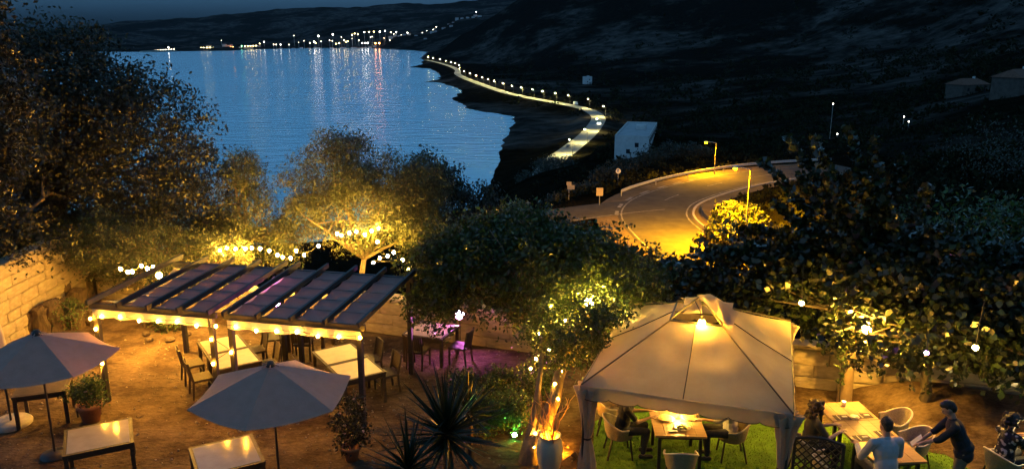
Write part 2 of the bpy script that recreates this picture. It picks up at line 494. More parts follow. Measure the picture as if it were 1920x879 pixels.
leaf_dark = mat('leaf_dark', (.013, .015, .006), .5, (.028, .030, .011), 1.5, island=.6, transl=.15)
leaf_olive = mat('leaf_olive', (.050, .060, .022), .55, (.09, .10, .04), 1.5, island=.5, transl=.25)
leaf_carob = mat('leaf_carob', (.030, .050, .010), .34, (.062, .088, .018), 1.5, island=.6, transl=.25)
leaf_mulb = mat('leaf_mulberry', (.009, .016, .004), .32, (.020, .030, .007), 1.5, island=.7, transl=.08)
leaf_green = mat('leaf_green', (.045, .085, .022), .5, (.085, .13, .04), 2, island=.5, transl=.25)
bark = mat('bark', (.10, .075, .05), .95, (.20, .155, .11), 7, 1.0, 16, stretch=(1, 1, .35))
bark_dark = mat('bark_dark', (.035, .028, .02), .95, (.075, .058, .042), 7, 1.0, 16, stretch=(1, 1, .35))

gx = np.arange(-13.25, 20, .22); gy = np.arange(5.0, 24, .22)
GX, GY = np.meshgrid(gx, gy); gz = .035 * fbm(GX / 1.7, GY / 1.7, 4, 31)
gi = np.arange(GX.size).reshape(GX.shape)
cx = (GX[:-1, :-1] + GX[1:, 1:]) / 2; cyy = (GY[:-1, :-1] + GY[1:, 1:]) / 2
keep = inside(np.stack([cx.ravel(), cyy.ravel()], -1), TERRACE)
GF = np.stack([gi[:-1, :-1], gi[:-1, 1:], gi[1:, 1:], gi[1:, :-1]], -1).reshape(-1, 4)[keep]
def ground_material():
    m = bpy.data.materials.new('terrace_earth'); n, l, p = nodes_of(m)
    g = n.new('ShaderNodeNewGeometry')
    def noise(s, d, r=.6, sv=(1, 1, 1), rot=0):
        mp = n.new('ShaderNodeMapping'); mp.inputs['Scale'].default_value = sv; mp.inputs['Rotation'].default_value = (0, 0, rot); l.new(g.outputs['Position'], mp.inputs[0])
        q = n.new('ShaderNodeTexNoise'); q.inputs['Scale'].default_value = s; q.inputs['Detail'].default_value = d; q.inputs['Roughness'].default_value = r
        l.new(mp.outputs[0], q.inputs['Vector']); return q.outputs['Fac']
    def ramp(s, a, b, ca, cb):
        c = n.new('ShaderNodeValToRGB'); e = c.color_ramp.elements; e[0].position = a; e[1].position = b; e[0].color = (*ca, 1); e[1].color = (*cb, 1); l.new(s, c.inputs[0]); return c.outputs[0]
    def mix(f, a, b, mode='MIX'):
        x = n.new('ShaderNodeMix'); x.data_type = 'RGBA'; x.blend_type = mode
        l.new(f, x.inputs['Factor']) if not isinstance(f, float) else setattr(x.inputs['Factor'], 'default_value', f)
        l.new(a, x.inputs['A']); l.new(b, x.inputs['B']); return x.outputs['Result']
    a = ramp(noise(1.1, 8, .7), .40, .62, (.075, .046, .026), (.21, .15, .092))
    b = ramp(noise(7, 8, .7, (1, 2.2, 1), R(-20)), .3, .7, (.22, .22, .22), (1, 1, 1))
    c = mix(.7, a, b, 'MULTIPLY')
    l.new(c, p.inputs['Base Color']); p.inputs['Roughness'].default_value = .95; p.inputs['Specular IOR Level'].default_value = .15
    bp = n.new('ShaderNodeBump'); bp.inputs['Strength'].default_value = .9; bp.inputs['Distance'].default_value = .03
    l.new(noise(16, 8, .7), bp.inputs['Height'])
    bq = n.new('ShaderNodeBump'); bq.inputs['Strength'].default_value = .8; bq.inputs['Distance'].default_value = .10
    l.new(noise(2.4, 5, .6, (1, 1.8, 1), R(-20)), bq.inputs['Height']); l.new(bp.outputs[0], bq.inputs['Normal'])
    l.new(bq.outputs[0], p.inputs['Normal']); return m
ground = link('terrace_ground', np_mesh('terrace_ground', np.stack([GX.ravel(), GY.ravel(), gz.ravel()], -1), GF, ground_material(), True))
tag(ground, 'packed brown earth of the terrace', kind='structure')
def gh(x, y): return float(.035 * fbm(np.array([x / 1.7]), np.array([y / 1.7]), 4, 31)[0])

# pebbles and dead leaves lying about
mbp = MB()
for i in range(1500):
    x = random.uniform(-13, 1.2); y = random.uniform(11, 20)
    s = random.uniform(.012, .035)
    mbp.box((x, y, gh(x, y) + s * .25), (s * random.uniform(1, 2), s * random.uniform(1, 2), s), (random.random(), random.random(), random.random() * 6), .6)
tag(mbp.build('gravel', mat('pebble', (.16, .13, .10), .9, (.34, .29, .22), 1.2)), 'loose pebbles strewn over the terrace earth', 'gravel', kind='stuff')

# artificial lawn
LAWN = np.array([(1.15, 9.5), (1.35, 12.2), (1.75, 15.2), (3.0, 16.3), (6.0, 15.35), (8.2, 14.5), (8.6, 13.3), (10.2, 12.4), (16, 10.6), (16, 9.5)])
def lawn_material():
    m = mat('lawn_turf', (.07, .17, .005), .9, (.12, .27, .010), 6, .9, 90, detail=8)
    return m
lawn_pts = [(float(a), float(b), .05) for a, b in LAWN]
mbl = MB(); nl = len(lawn_pts)
mbl.add([(a, b, .05) for a, b in LAWN] + [(a, b, -.05) for a, b in LAWN], [tuple(range(nl - 1, -1, -1))[::-1]] + [(i, i + nl, (i + 1) % nl + nl, (i + 1) % nl) for i in range(nl)])
tag(mbl.build('lawn', lawn_material()), 'bright green artificial lawn under the tent', kind='structure')
# its blades
N = 46000
px_ = rng.uniform(1.1, 12.5, N); py_ = rng.uniform(10.8, 16.3, N)
kk = inside(np.stack([px_, py_], -1), LAWN); px_, py_ = px_[kk], py_[kk]; N = len(px_)
hh = rng.uniform(.018, .04, N); aa = rng.uniform(0, 2 * math.pi, N); lean = rng.normal(0, .015, (N, 2)); w = .007
V = np.empty((N, 3, 3)); V[:, 0] = np.stack([px_ - w * np.cos(aa), py_ - w * np.sin(aa), np.full(N, .05)], -1); V[:, 1] = np.stack([px_ + w * np.cos(aa), py_ + w * np.sin(aa), np.full(N, .05)], -1)
V[:, 2] = np.stack([px_ + lean[:, 0], py_ + lean[:, 1], .05 + hh], -1)
gr = link('grass', np_mesh('grass', V.reshape(-1, 3), np.arange(N * 3).reshape(-1, 3), mat('turf_blade', (.08, .18, .005), .7, (.13, .29, .012), 5, island=.35)))
tag(gr, 'short synthetic grass blades of the lawn', 'grass', kind='stuff')

# stone walls: every stone its own piece on a mortar core
stone_meshes = []
for k in range(7):
    bm = bmesh.new(); bmesh.ops.create_cube(bm, size=1.0)
    bmesh.ops.bevel(bm, geom=bm.edges[:], offset=.07 + .02 * (k % 3), segments=1, affect='EDGES', clamp_overlap=True)
    for v in bm.verts: v.co += Vector((random.uniform(-.045, .045), random.uniform(-.05, .05), random.uniform(-.06, .06)))
    me = bpy.data.meshes.new('stone'); bm.to_mesh(me); bm.free(); me.materials.append(stone_m); stone_meshes.append(me)
def stone_wall(name, label, A, B, h, thick, row, lmin, lmax, s0=0.0, s1=None, base=0.0):
    A = np.array(A, float); B = np.array(B, float); d = B - A; L = np.linalg.norm(d); d /= L
    rz = math.atan2(d[1], d[0]); s1 = s1 or L
    w = thing(name, label, 'wall', (A[0], A[1], base), rz)
    MB().box((L / 2, thick / 2 + .012, h / 2 - .15), (L, thick - .03, h + .25)).build('mortar_core', mortar, w)
    z = 0.0; r = 0
    while z < h - .05:
        hh = min(row * random.uniform(.85, 1.15), h - z); x = s0 + (-.2 if r % 2 else 0)
        while x < s1:
            l = random.uniform(lmin, lmax)
            link('stone', random.choice(stone_meshes), w, (x + l / 2, .05 + random.uniform(-.02, .01), z + hh / 2), (random.uniform(-.02, .02), random.uniform(-.03, .03), random.choice((0, math.pi))), (l - .025, .13, hh - .02))
            x += l
        z += hh; r += 1
    x = s0
    while x < s1:
        l = random.uniform(lmin * 1.2, lmax * 1.2)
        link('cap_stone', random.choice(stone_meshes), w, (x + l / 2, thick / 2, h + .045), (0, random.uniform(-.02, .02), 0), (l - .015, thick + .09, .10))
        x += l
    return w
# rear wall, seen between tree and tent and on to the right frame edge
stone_wall('stone_wall', 'low pale stone wall running behind the tent and long table', (-4.6, 20.75), (16.0, 13.9), .95, .38, .31, .55, .95, s0=.2, s1=18.3)
stone_wall('stone_wall', 'low dark stone wall behind the pergola below the olive trees', (-13.0, 23.5), (-4.7, 20.85), .7, .38, .24, .4, .8, s0=0.3)
# left wall faces +x : A to B so that local -y looks to +x
stone_wall('stone_wall', 'tall orange-lit stone wall at the left edge behind the parasol', (-13.25, 16.4), (-13.25, 23.7), 2.1, .4, .30, .5, 1.0, s0=.2)

# earth bank at the foot of the rear wall on the right
bx = np.linspace(0, 1, 40); by = np.linspace(0, 1, 10); BX, BY = np.meshgrid(bx, by)
A = np.array([7.6, 14.0]); B = np.array([15.0, 11.6]); C = np.array([7.2, 16.6]); Dd = np.array([15.5, 13.85])
PX = (1 - BY) * ((1 - BX) * A[0] + BX * B[0]) + BY * ((1 - BX) * C[0] + BX * Dd[0]); PY = (1 - BY) * ((1 - BX) * A[1] + BX * B[1]) + BY * ((1 - BX) * C[1] + BX * Dd[1])
PZ = .03 + .55 * BY ** .8 * np.clip(BX * 6, 0, 1) + .12 * fbm(PX * 1.3, PY * 1.3, 4, 8) * BY
ii = np.arange(PX.size).reshape(PX.shape)
bank = link('earth_bank', np_mesh('earth_bank', np.stack([PX.ravel(), PY.ravel(), PZ.ravel()], -1), np.stack([ii[:-1, :-1], ii[:-1, 1:], ii[1:, 1:], ii[1:, :-1]], -1).reshape(-1, 4), ground_material(), True))
tag(bank, 'sloping bed of bare earth below the rear wall', kind='structure')

# upright logs and boulders along the left wall
boulder_m = mat('log_bark', (.045, .032, .022), .95, (.12, .085, .055), 9, 1.0, 22, stretch=(1, 1, .3))
def boulder(px, py, h, r, label, name='upright_log', cat='log', seed=0):
    p = at(px, py, 0); rr = random.Random(seed)
    b = MB(); n = 9; prof = [(r * .95, 0), (r * 1.03, h * .3), (r, h * .7), (r * .86, h * .93), (r * .45, h), (.01, h * 1.0)]
    b.lathe(prof, n)
    b.v = [(x * (1 + .22 * math.sin(i * 2.3 + seed)), y * (1 + .18 * math.sin(i * 1.7 + seed)), z * (1 + .06 * math.sin(i + seed))) for i, (x, y, z) in enumerate(b.v)]
    return tag(b.build(name, boulder_m, loc=(p[0], p[1], 0), smooth=False), label, cat, 'logs and boulders edging the left wall')
for i, (px, py, h, r) in enumerate(((62, 622, .62, .22), (82, 622, .75, .24), (106, 617, .86, .27), (128, 608, .78, .22), (147, 612, .6, .24), (120, 580, .85, .28), (150, 585, .72, .3), (176, 606, .5, .26), (160, 556, .75, .3), (182, 548, .8, .3), (204, 540, .85, .32), (228, 532, .8, .3), (200, 588, .42, .2))):
    boulder(px, py, h, r, f'dark bark-covered log standing by the orange wall, {["first","second","third","fourth","fifth","sixth","seventh","eighth","ninth","tenth","eleventh","twelfth","thirteenth"][i]} counted from the left parasol', seed=i)
for i in range(6):
    a = i * 1.05; p = at(312, 628, 0)
    b = MB().ball((0, 0, 0), random.uniform(.09, .16), 7, 4, .08)
    tag(b.build('border_stone', boulder_m, loc=(p[0] + .55 * math.cos(a), p[1] + .5 * math.sin(a), .04)), ('rightmost', 'back right', 'back left', 'leftmost', 'front left', 'front right')[i] + ' small rounded stone ringing the low plant behind the left pergola', 'stone', 'stones ringing the low plant')

# ------------------------------------------------------------------ bulbs and string lights
def bulb_mesh(name, r, m):
    b = MB(); b.ball((0, 0, 0), r, 6, 4, r * 1.2); return b.mesh(name, m, True)
warm_bulb = glow('warm_bulb', WARM, 150)
tree_bulb = glow('tree_bulb', (1.0, .50, .06), 520)
wire_m = mat('black_wire', (.012, .012, .012), .6)
bulb_me = bulb_mesh('bulb', .032, warm_bulb)
tbulb_me = bulb_mesh('bulb', .042, tree_bulb)
def string_lights(name, label, pts, me, sag=.06, drop=.05):
    t = thing(name, label, 'string light', pts[0])
    o = np.array(pts[0]); L = []
    for i, p in enumerate(pts):
        L.append(np.array(p) - o + (0, 0, drop))
        if i + 1 < len(pts): L.append((np.array(p) + np.array(pts[i + 1])) / 2 - o + (0, 0, drop - sag))
    MB().tube(L, .006, 4).build('wire', wire_m, t)
    for p in pts: link('bulb', me, t, np.array(p) - o)
    return t

# ------------------------------------------------------------------ pergolas
PU = np.array([.976, -.218]); PV = np.array([.218, .976]); PO = np.array([-9.1, 16.25]); PRZ = math.atan2(PU[1], PU[0])
def pw(x, y, z=0): p = PO + PU * x + PV * y; return np.array([p[0], p[1], z])
awning = mat('awning_fabric', (.33, .175, .155), .9, (.40, .23, .20), 3, .35, 9, transl=.12)
valance_m = mat('cream_valance', (.55, .50, .40), .9, (.66, .6, .5), 4, .3, 14, transl=.35)
beam_m = mat('pergola_paint', (.022, .020, .018), .55, (.04, .036, .032), 8, .25, 18)
def sag_panel(w, d, sag, wav, nx=6, ny=5, seed=0):
    V = []; r = random.Random(seed)
    for j in range(ny + 1):
        for i in range(nx + 1):
            u = i / nx; v = j / ny
            V.append((u * w, v * d, -sag * math.sin(math.pi * v) - wav * math.sin(u * 9 + seed) * math.sin(math.pi * v) + r.uniform(-.004, .004)))
    Fq = [(j * (nx + 1) + i, j * (nx + 1) + i + 1, (j + 1) * (nx + 1) + i + 1, (j + 1) * (nx + 1) + i) for j in range(ny) for i in range(nx)]
    return V, Fq
def pergola(label, x0, raf, skip, depth=3.05, hf=2.2, hb=2.32):
    W = raf[-1]; o = pw(x0, 0)
    t = thing('pergola', label, 'pergola', o, PRZ)
    for x in (.05, W - .05):
        MB().box((x, .0, hf / 2), (.10, .10, hf)).build('post', beam_m, t)
        MB().box((x, depth - .15, hb / 2), (.10, .10, hb)).build('post', beam_m, t)
    zf = lambda y: hf + .05 + (hb - hf) * y / (depth - .15)
    MB().box((W / 2, .0, hf + .06), (W + .16, .07, .12)).build('front_beam', beam_m, t)
    MB().box((W / 2, depth - .15, hb + .06), (W + .16, .07, .12)).build('rear_beam', beam_m, t)
    for x in raf:
        MB().bar((x, -.18, zf(-.18) + .13), (x, depth + .15, zf(depth + .15) + .13), .055, .11).build('rafter', beam_m, t)
    rows = 5
    for b in range(len(raf) - 1):
        if b in skip: continue
        w = raf[b + 1] - raf[b] - .07; d = (depth - .1) / rows
        for r in range(rows):
            V, Fq = sag_panel(w, d - .02, .045, .008, seed=b * 7 + r)
            y = .0 + r * d
            MB().add(V, Fq).build('fabric_panel', awning, t, True, loc=(raf[b] + .035, y, zf(y) + .075), rot=(math.atan2(hb - hf, depth), 0, 0))
    for r in range(rows + 1):
        y = r * (depth - .1) / rows
        MB().bar((0 if 0 not in skip else raf[1], y, zf(y) + .055), (W, y, zf(y) + .055), .05, .025).build('batten', beam_m, t)
    V = []; Fq = []; n = 40
    for i in range(n + 1):
        x = W * i / n
        for k_, zz in enumerate((0, -.09, -.17 - .025 * abs(math.sin(x * 6.3)))): V.append((x, -.05 - .015 * math.sin(x * 11) * k_, hf + .0 + zz))
    for i in range(n):
        for k_ in range(2): Fq.append((i * 3 + k_, i * 3 + k_ + 1, i * 3 + 4 + k_, i * 3 + 3 + k_))
    MB().add(V, Fq).build('valance', valance_m, t, True)
    return t
pa = pergola('left dark pergola with one uncovered bay at its left end', 0.0, [0, .72, 1.45, 2.18, 2.9], (0,))
V, Fq = sag_panel(.5, 2.6, .28, .05, seed=3)
MB().add(V, Fq).build('bunched_fabric', mat('bunched_fabric', (.28, .23, .17), .9, (.38, .32, .24), 3, .3, 9, transl=.3), pa, True, loc=(.1, .1, 2.33))
pergola('right dark pergola covered from end to end, nearest the yucca', 3.25, [0, .75, 1.5, 2.25, 2.98], ())
# lilac strip of cloth hung in the gap between the two
V, Fq = sag_panel(.26, 2.2, .12, .03, seed=5)
tag(MB().add(V, Fq).build('cloth_strip', mat('pink_cloth', (.6, .5, .55), .8, (.7, .6, .62), 4, transl=.5), None, True, loc=pw(2.94, .3, 2.28), rot=(.04, 0, PRZ)), 'pink glowing strip of cloth hung between the two pergolas', 'cloth')
pf = [pw(-.05, -.08, 1.98)] + [pw(.25 + i * .46, -.09, 2.06 + .03 * math.sin(i * 2.1)) for i in range(14)]
string_lights('string_light', 'string of warm bulbs along the front beam of both pergolas', pf, bulb_me, .03)
string_lights('string_light', 'bulbs wound down the left front post of the left pergola', [pw(.05, -.08, 1.75), pw(-.02, -.07, 1.3), pw(.1, -.08, .95)], bulb_me, .0)
string_lights('string_light', 'bulbs wound down the paired middle posts of the pergolas', [pw(2.86, -.08, 1.75), pw(3.3, -.08, 1.5), pw(2.85, -.08, 1.2)], bulb_me, .0)

# ------------------------------------------------------------------ tables and chairs of the terrace
def table(label, c, rz, w=1.0, d=1.0, top=cream_top, group='cream topped terrace tables', h=.75, boards=1):
    t = thing('table', label, 'table', (c[0], c[1], 0), rz, group)
    mbf = MB()
    for sx, sy, lx, ly in ((0, 1, w, .06), (0, -1, w, .06), (1, 0, .06, d - .12), (-1, 0, .06, d - .12)):
        mbf.box((sx * (w / 2 - .03), sy * (d / 2 - .03), h - .025), (lx, ly, .05))
    mbf.box((0, d / 2 - .05, h - .09), (w - .14, .03, .08)); mbf.box((0, -d / 2 + .05, h - .09), (w - .14, .03, .08))
    mbf.build('frame', dark_wood, t)
    MB().box((0, 0, h - .012), (w - .125, d - .125, .03)).build('table_top', top, t)
    for sx in (-1, 1):
        for sy in (-1, 1): MB().box((sx * (w / 2 - .045), sy * (d / 2 - .045), (h - .05) / 2), (.07, .07, h - .05)).build('leg', dark_wood, t)
    return t
def make_chair(label, group):
    t = thing('chair', label, 'chair', (0, 0, 0), 0, group)       # faces +y
    MB().box((0, 0, .44), (.46, .44, .05)).build('seat', wicker, t)
    for sx in (-1, 1):
        MB().bar((sx * .21, .2, 0), (sx * .21, .2, .44), .038).build('leg', dark_wood, t)
        MB().bar((sx * .21, -.24, 0), (sx * .21, -.2, .44), .038).build('leg', dark_wood, t)
        MB().bar((sx * .21, -.2, .44), (sx * .21, -.29, .90), .036).build('back_post', dark_wood, t)
    b = MB()
    for k in range(7):
        u0 = -.19 + k * .38 / 7; u1 = u0 + .38 / 7 - .004
        b.add([(u0, -.215 - .02 * math.cos(u0 * 7), .50), (u1, -.215 - .02 * math.cos(u1 * 7), .50), (u1, -.285 - .02 * math.cos(u1 * 7), .89), (u0, -.285 - .02 * math.cos(u0 * 7), .89),
               (u0, -.24 - .02 * math.cos(u0 * 7), .50), (u1, -.24 - .02 * math.cos(u1 * 7), .50), (u1, -.31 - .02 * math.cos(u1 * 7), .89), (u0, -.31 - .02 * math.cos(u0 * 7), .89)],
              [(0, 1, 2, 3), (7, 6, 5, 4), (0, 4, 5, 1), (1, 5, 6, 2), (2, 6, 7, 3), (3, 7, 4, 0)])
    b.build('backrest', wicker, t)
    MB().box((0, .2, .25), (.40, .02, .03)).build('stretcher', dark_wood, t)
    return t
ch0 = None
def chair(c, rz, label, group='dark wicker terrace chairs'):
    global ch0
    if ch0 is None:
        ch0 = make_chair(label, group); ch0.location = (c[0], c[1], 0); ch0.rotation_euler = (0, 0, rz); return ch0
    return copy_tree(ch0, None, (c[0], c[1], 0), rz, label)
def rotv(v, a): return np.array([v[0] * math.cos(a) - v[1] * math.sin(a), v[0] * math.sin(a) + v[1] * math.cos(a)])
TA = R(33)
def double_table(c, side, la, lb, chairs):
    u = rotv((0, 1), TA); c = np.array(c)
    table(la, c + u * .515, TA, 1.0, 1.0); table(lb, c - u * .515, TA, 1.0, 1.0)
    for sx, sy, lab in chairs:
        p = c + rotv((sx * .74, sy), TA)
        chair(p, TA + (R(90) if sx > 0 else R(-90)), lab)
double_table((-6.68, 17.35), 0, 'farther of the two cream tables pushed together under the left pergola', 'nearer of the two cream tables pushed together under the left pergola',
             [(1, .5, 'wicker chair at the right of the left pergola tables, farther one'), (1, -.5, 'wicker chair at the right of the left pergola tables, nearer one'),
              (-1, .45, 'wicker chair left of the left pergola tables, farther one'), (-1, -.45, 'wicker chair behind the paired pergola posts')])
double_table((-3.75, 16.75), 0, 'farther of the two cream tables pushed together under the right pergola', 'nearer of the two cream tables pushed together, beside the right front post',
             [(1, .5, 'wicker chair right of the right pergola tables, farther one'), (1, -.45, 'wicker chair right of the right pergola tables, nearer one'),
              (-1, .5, 'wicker chair left of the right pergola tables, farther one'), (-1, -.5, 'wicker chair left of the right pergola tables, hidden behind the parasol')])
FT = R(-20)
ft = np.array([-2.05, 18.75])
table('cream table by the rear wall beside the violet lamp', ft, FT, 1.1, 1.05)
for (sx, sy, dr, lab) in ((-.05, -.62, 0, 'wicker chair with its back to us at the violet lit table'), (.82, -.05, 90, 'wicker chair right of the violet lit table, below the lamp')):
    chair(ft + rotv((sx, sy), FT), FT + R(dr), lab)
bt = np.array([-5.25, 19.35])
table('dark table behind the pergola half hidden by the awning edge', bt, R(-8), 1.0, .8, top=dark_wood)
chair((-6.15, 19.0), R(-75), 'wicker chair behind the pergola, left of the dark table')
chair((-5.3, 18.7), R(5), 'wicker chair in front of the dark table behind the pergola')
glass_top = mat('cream_glass_top', (.40, .36, .27), .12, (.48, .43, .33), 5, .05, 12)
table('cream glass-topped table at lower left, its dark corner post standing up', (-7.66, 13.27), R(27), 1.15, 1.1, top=glass_top, group='foreground tables')
table('cream glass-topped table at the bottom edge under the middle parasol', (-5.06, 12.6), R(29), 1.12, 1.15, top=glass_top, group='foreground tables')
table('dark table standing in the shade under the left parasol', (-9.95, 15.45), R(20), 1.0, .9, top=dark_wood)
chair((-9.2, 15.75), R(110), 'wicker chair under the left parasol beside the flower pot')
MB_ = MB(); MB_.box((0, 0, .36), (.42, .34, .07)); MB_.box((-.16, 0, .165), (.06, .28, .33)); MB_.box((.16, 0, .165), (.06, .28, .33))
p = at(285, 612, 0); tag(MB_.build('stool', dark_wood, loc=p, rot=(0, 0, .3)), 'small dark wooden stool behind the left pergola', 'stool')

# ------------------------------------------------------------------ parasols
para_m = mat('parasol_cloth', (.42, .235, .18), .9, (.47, .27, .21), 6, .15, 40, transl=.05)
def parasol(label, c, rz, Rr=1.38, zt=2.52, ze=2.02):
    t = thing('parasol', label, 'parasol', (c[0], c[1], 0), rz, 'open grey parasols')
    for k_ in range(6):
        a0 = k_ * math.pi / 3; a1 = a0 + math.pi / 3; V = []; n = 6
        for i in range(n + 1):
            f = .035 + (1 - .035) * i / n
            for j in range(n + 1):
                q = j / n; x = Rr * f * ((1 - q) * math.cos(a0) + q * math.cos(a1)); y = Rr * f * ((1 - q) * math.sin(a0) + q * math.sin(a1))
                V.append((x, y, zt - (zt - ze) * (f ** 1.06) - .05 * math.sin(math.pi * q) * f * (1 if i < n else 1.15)))
        Fq = [(i * (n + 1) + j, (i + 1) * (n + 1) + j, (i + 1) * (n + 1) + j + 1, i * (n + 1) + j + 1) for i in range(n) for j in range(n)]
        MB().add(V, Fq).build('canopy_panel', para_m, t, True)
        MB().bar((.03 * math.cos(a0), .03 * math.sin(a0), zt - .035), (Rr * .99 * math.cos(a0), Rr * .99 * math.sin(a0), ze - .015), .018).build('rib', dark_metal, t)
    MB().tube([(0, 0, 0), (0, 0, zt + .02)], .022, 8).build('pole', dark_metal, t)
    MB().lathe([(.0, .10), (.05, .09), (.085, .02), (.07, -.01)], 10, (0, 0, zt - .02)).build('finial', dark_metal, t, True)
    for k_ in range(6):
        a = k_ * math.pi / 3 + .26; MB().tube([(.05 * math.cos(a), .05 * math.sin(a), zt + .02), (.16 * math.cos(a), .16 * math.sin(a), zt - .01)], .012, 4).build('vent_tab', para_m, t)
    MB().lathe([(.0, .09), (.06, .09), (.25, .05), (.27, 0)], 14).build('base', dark_metal, t, True)
    return t
parasol('open grey hexagonal parasol in the middle foreground', (-4.1, 12.45), R(29 + 0))
parasol('open grey hexagonal parasol at the left frame edge', (-8.92, 13.9), R(22))
t = thing('parasol', 'closed pale parasol on a round stone base at the far left edge', 'parasol', at(22, 795, 0))
MB().tube([(0, 0, 0), (0, 0, 2.5)], .022, 8).build('pole', dark_metal, t)
MB().lathe([(0, .10), (.36, .10), (.40, .06), (.40, 0)], 20).build('base', mat('base_stone', (.35, .3, .25), .8, (.45, .4, .33), 8), t, True)
b = MB(); n = 16; prof = [(.10, 1.35), (.15, 1.6), (.12, 2.0), (.06, 2.45), (.02, 2.55)]
b.lathe(prof, n); b.v = [(x * (1 + .2 * math.cos(5 * math.atan2(y, x))), y * (1 + .2 * math.cos(5 * math.atan2(y, x))), z) for x, y, z in b.v]
b.build('folded_canopy', mat('pale_canvas', (.42, .38, .33), .9, (.5, .46, .4), 5, .2, 20), t, True)
# ------------------------------------------------------------------ the tent (garden gazebo)
GO = np.array([1.21, 12.72]); GU = np.array([.949, -.316]); GV = np.array([.316, .949]); GRZ = math.atan2(GU[1], GU[0]); GW, GD = 3.5, 4.5
def gw(x, y, z=0): p = GO + GU * x + GV * y; return np.array([p[0], p[1], z])
tent_m = mat('tent_canvas', (.40, .32, .23), .85, (.47, .39, .29), 1.6, .3, 5, transl=.45, detail=6)
trim_m = mat('tent_trim', (.05, .035, .025), .8)
curtain_m = mat('curtain_cloth', (.50, .38, .27), .9, (.58, .46, .34), 4, .25, 12, transl=.3)
tent = thing('tent_gazebo', 'tan canvas garden tent with vented top and tied curtains on the lawn', 'gazebo', gw(0, 0), GRZ)
EZ, VZ, AZ = 2.02, 2.76, 3.12
cxx, cyv = GW / 2, GD / 2
vh, vd = .47, .56
ring = [(cxx - vh, cyv - vd), (cxx + vh, cyv - vd), (cxx + vh, cyv + vd), (cxx - vh, cyv + vd)]
cor = [(0, 0), (GW, 0), (GW, GD), (0, GD)]
def canvas_panel(a, b, c, d, sag, wr, n=14, seed=0):
    """a,b eave ends, c,d ring ends (d above a, c above b)"""
    a, b, c, d = (Vector(q) for q in (a, b, c, d)); V = []; r = random.Random(seed)
    ph = r.uniform(0, 6)
    for j in range(n + 1):
        for i in range(n + 1):
            u = i / n; v = j / n
            p = (a * (1 - u) + b * u) * (1 - v) + (d * (1 - u) + c * u) * v
            z = -sag * math.sin(math.pi * v) * (.4 + .6 * math.sin(math.pi * u))
            z += wr * math.sin(v * 15 + 2.2 * math.sin(u * 3 + ph)) * math.sin(math.pi * u) ** 1.5 * math.sin(math.pi * v) + .4 * wr * math.sin(u * 11 + v * 6 + ph) * math.sin(math.pi * v) * math.sin(math.pi * u)
            V.append((p.x, p.y, p.z + z))
    Fq = [(j * (n + 1) + i, j * (n + 1) + i + 1, (j + 1) * (n + 1) + i + 1, (j + 1) * (n + 1) + i) for j in range(n) for i in range(n)]
    return V, Fq
for s in range(4):
    A = Vector((*cor[s], EZ)); B = Vector((*cor[(s + 1) % 4], EZ)); C = Vector((*ring[(s + 1) % 4], VZ)); D_ = Vector((*ring[s], VZ))
    M1, M2 = (A + B) / 2, (C + D_) / 2
    for h, (q0, q1, q2, q3) in enumerate(((A, M1, M2, D_), (M1, B, C, M2))):
        V, Fq = canvas_panel(q0, q1, q2, q3, .07, .024, seed=s * 2 + h)
        MB().add(V, Fq).build('roof_panel', tent_m, tent, True)
    MB().tube([A + Vector((0, 0, .015)), D_ + Vector((0, 0, .015))], .014, 6).build('hip_pole', trim_m, tent)
    MB().tube([M1 + Vector((0, 0, .012)), (M1 + M2) / 2 + Vector((0, 0, -.012)), M2 + Vector((0, 0, .012))], .010, 5).build('seam', trim_m, tent)
    MB().bar(D_ + Vector((0, 0, .02)), C + Vector((0, 0, .02)), .03).build('vent_bar', dark_metal, tent)
    MB().bar(A - Vector((0, 0, .03)), B - Vector((0, 0, .03)), .03).build('eave_bar', dark_metal, tent)
    # scalloped valance
    L = (B - A).length; d = (B - A) / L; nrm = Vector((d.y, -d.x, 0)); V = []; Fq = []; n = 84
    for i in range(n + 1):
        x = L * i / n; sc = abs(math.sin(math.pi * x / (L / 7)))
        drop = .20 + .055 * sc ** .5
        for k_, f in enumerate((0, .5, 1)):
            o = .02 + .012 * math.sin(x * 9 + s) * f + .03 * f
            p = A + d * x + nrm * o; V.append((p.x, p.y, EZ - drop * f + .01))
    for i in range(n):
        for k_ in range(2): Fq.append((i * 3 + k_, i * 3 + k_ + 1, i * 3 + 4 + k_, i * 3 + 3 + k_))
    MB().add(V, Fq).build('valance', tent_m, tent, True)
    MB().tube([(V[i * 3 + 2]) for i in range(n + 1)], .007, 4).build('valance_piping', trim_m, tent)
for (x, y), (sx, sy) in zip(cor, ((1, 1), (-1, 1), (-1, -1), (1, -1))):
    MB().tube([(x + sx * .04, y + sy * .04, 0.05), (x + sx * .04, y + sy * .04, EZ)], .022, 8).build('corner_pole', dark_metal, tent)
    b = MB(); n = 40; prof = [(.24, 1.98), (.17, 1.75), (.12, 1.45), (.09, 1.12), (.065, .98), (.10, .85), (.15, .5), (.17, .12)]
    for r_, z_ in prof:
        for j in range(n):
            a = 2 * math.pi * j / n; rr = r_ * (1 + .26 * math.sin(7 * a + z_ * 1.3) + .1 * math.sin(3 * a + z_))
            b.v.append((x + sx * .10 + rr * math.cos(a) * .9, y + sy * .10 + rr * math.sin(a) * .9, z_))
    k_ = len(prof)
    b.f = [(i * n + j, (i + 1) * n + j, (i + 1) * n + (j + 1) % n, i * n + (j + 1) % n) for i in range(k_ - 1) for j in range(n)]
    cu = b.build('curtain', curtain_m, tent, True)
    MB().lathe([(.078, -.02), (.085, 0), (.078, .02)], 14, (x + sx * .10, y + sy * .10, .98)).build('tie_band', trim_m, cu, True)
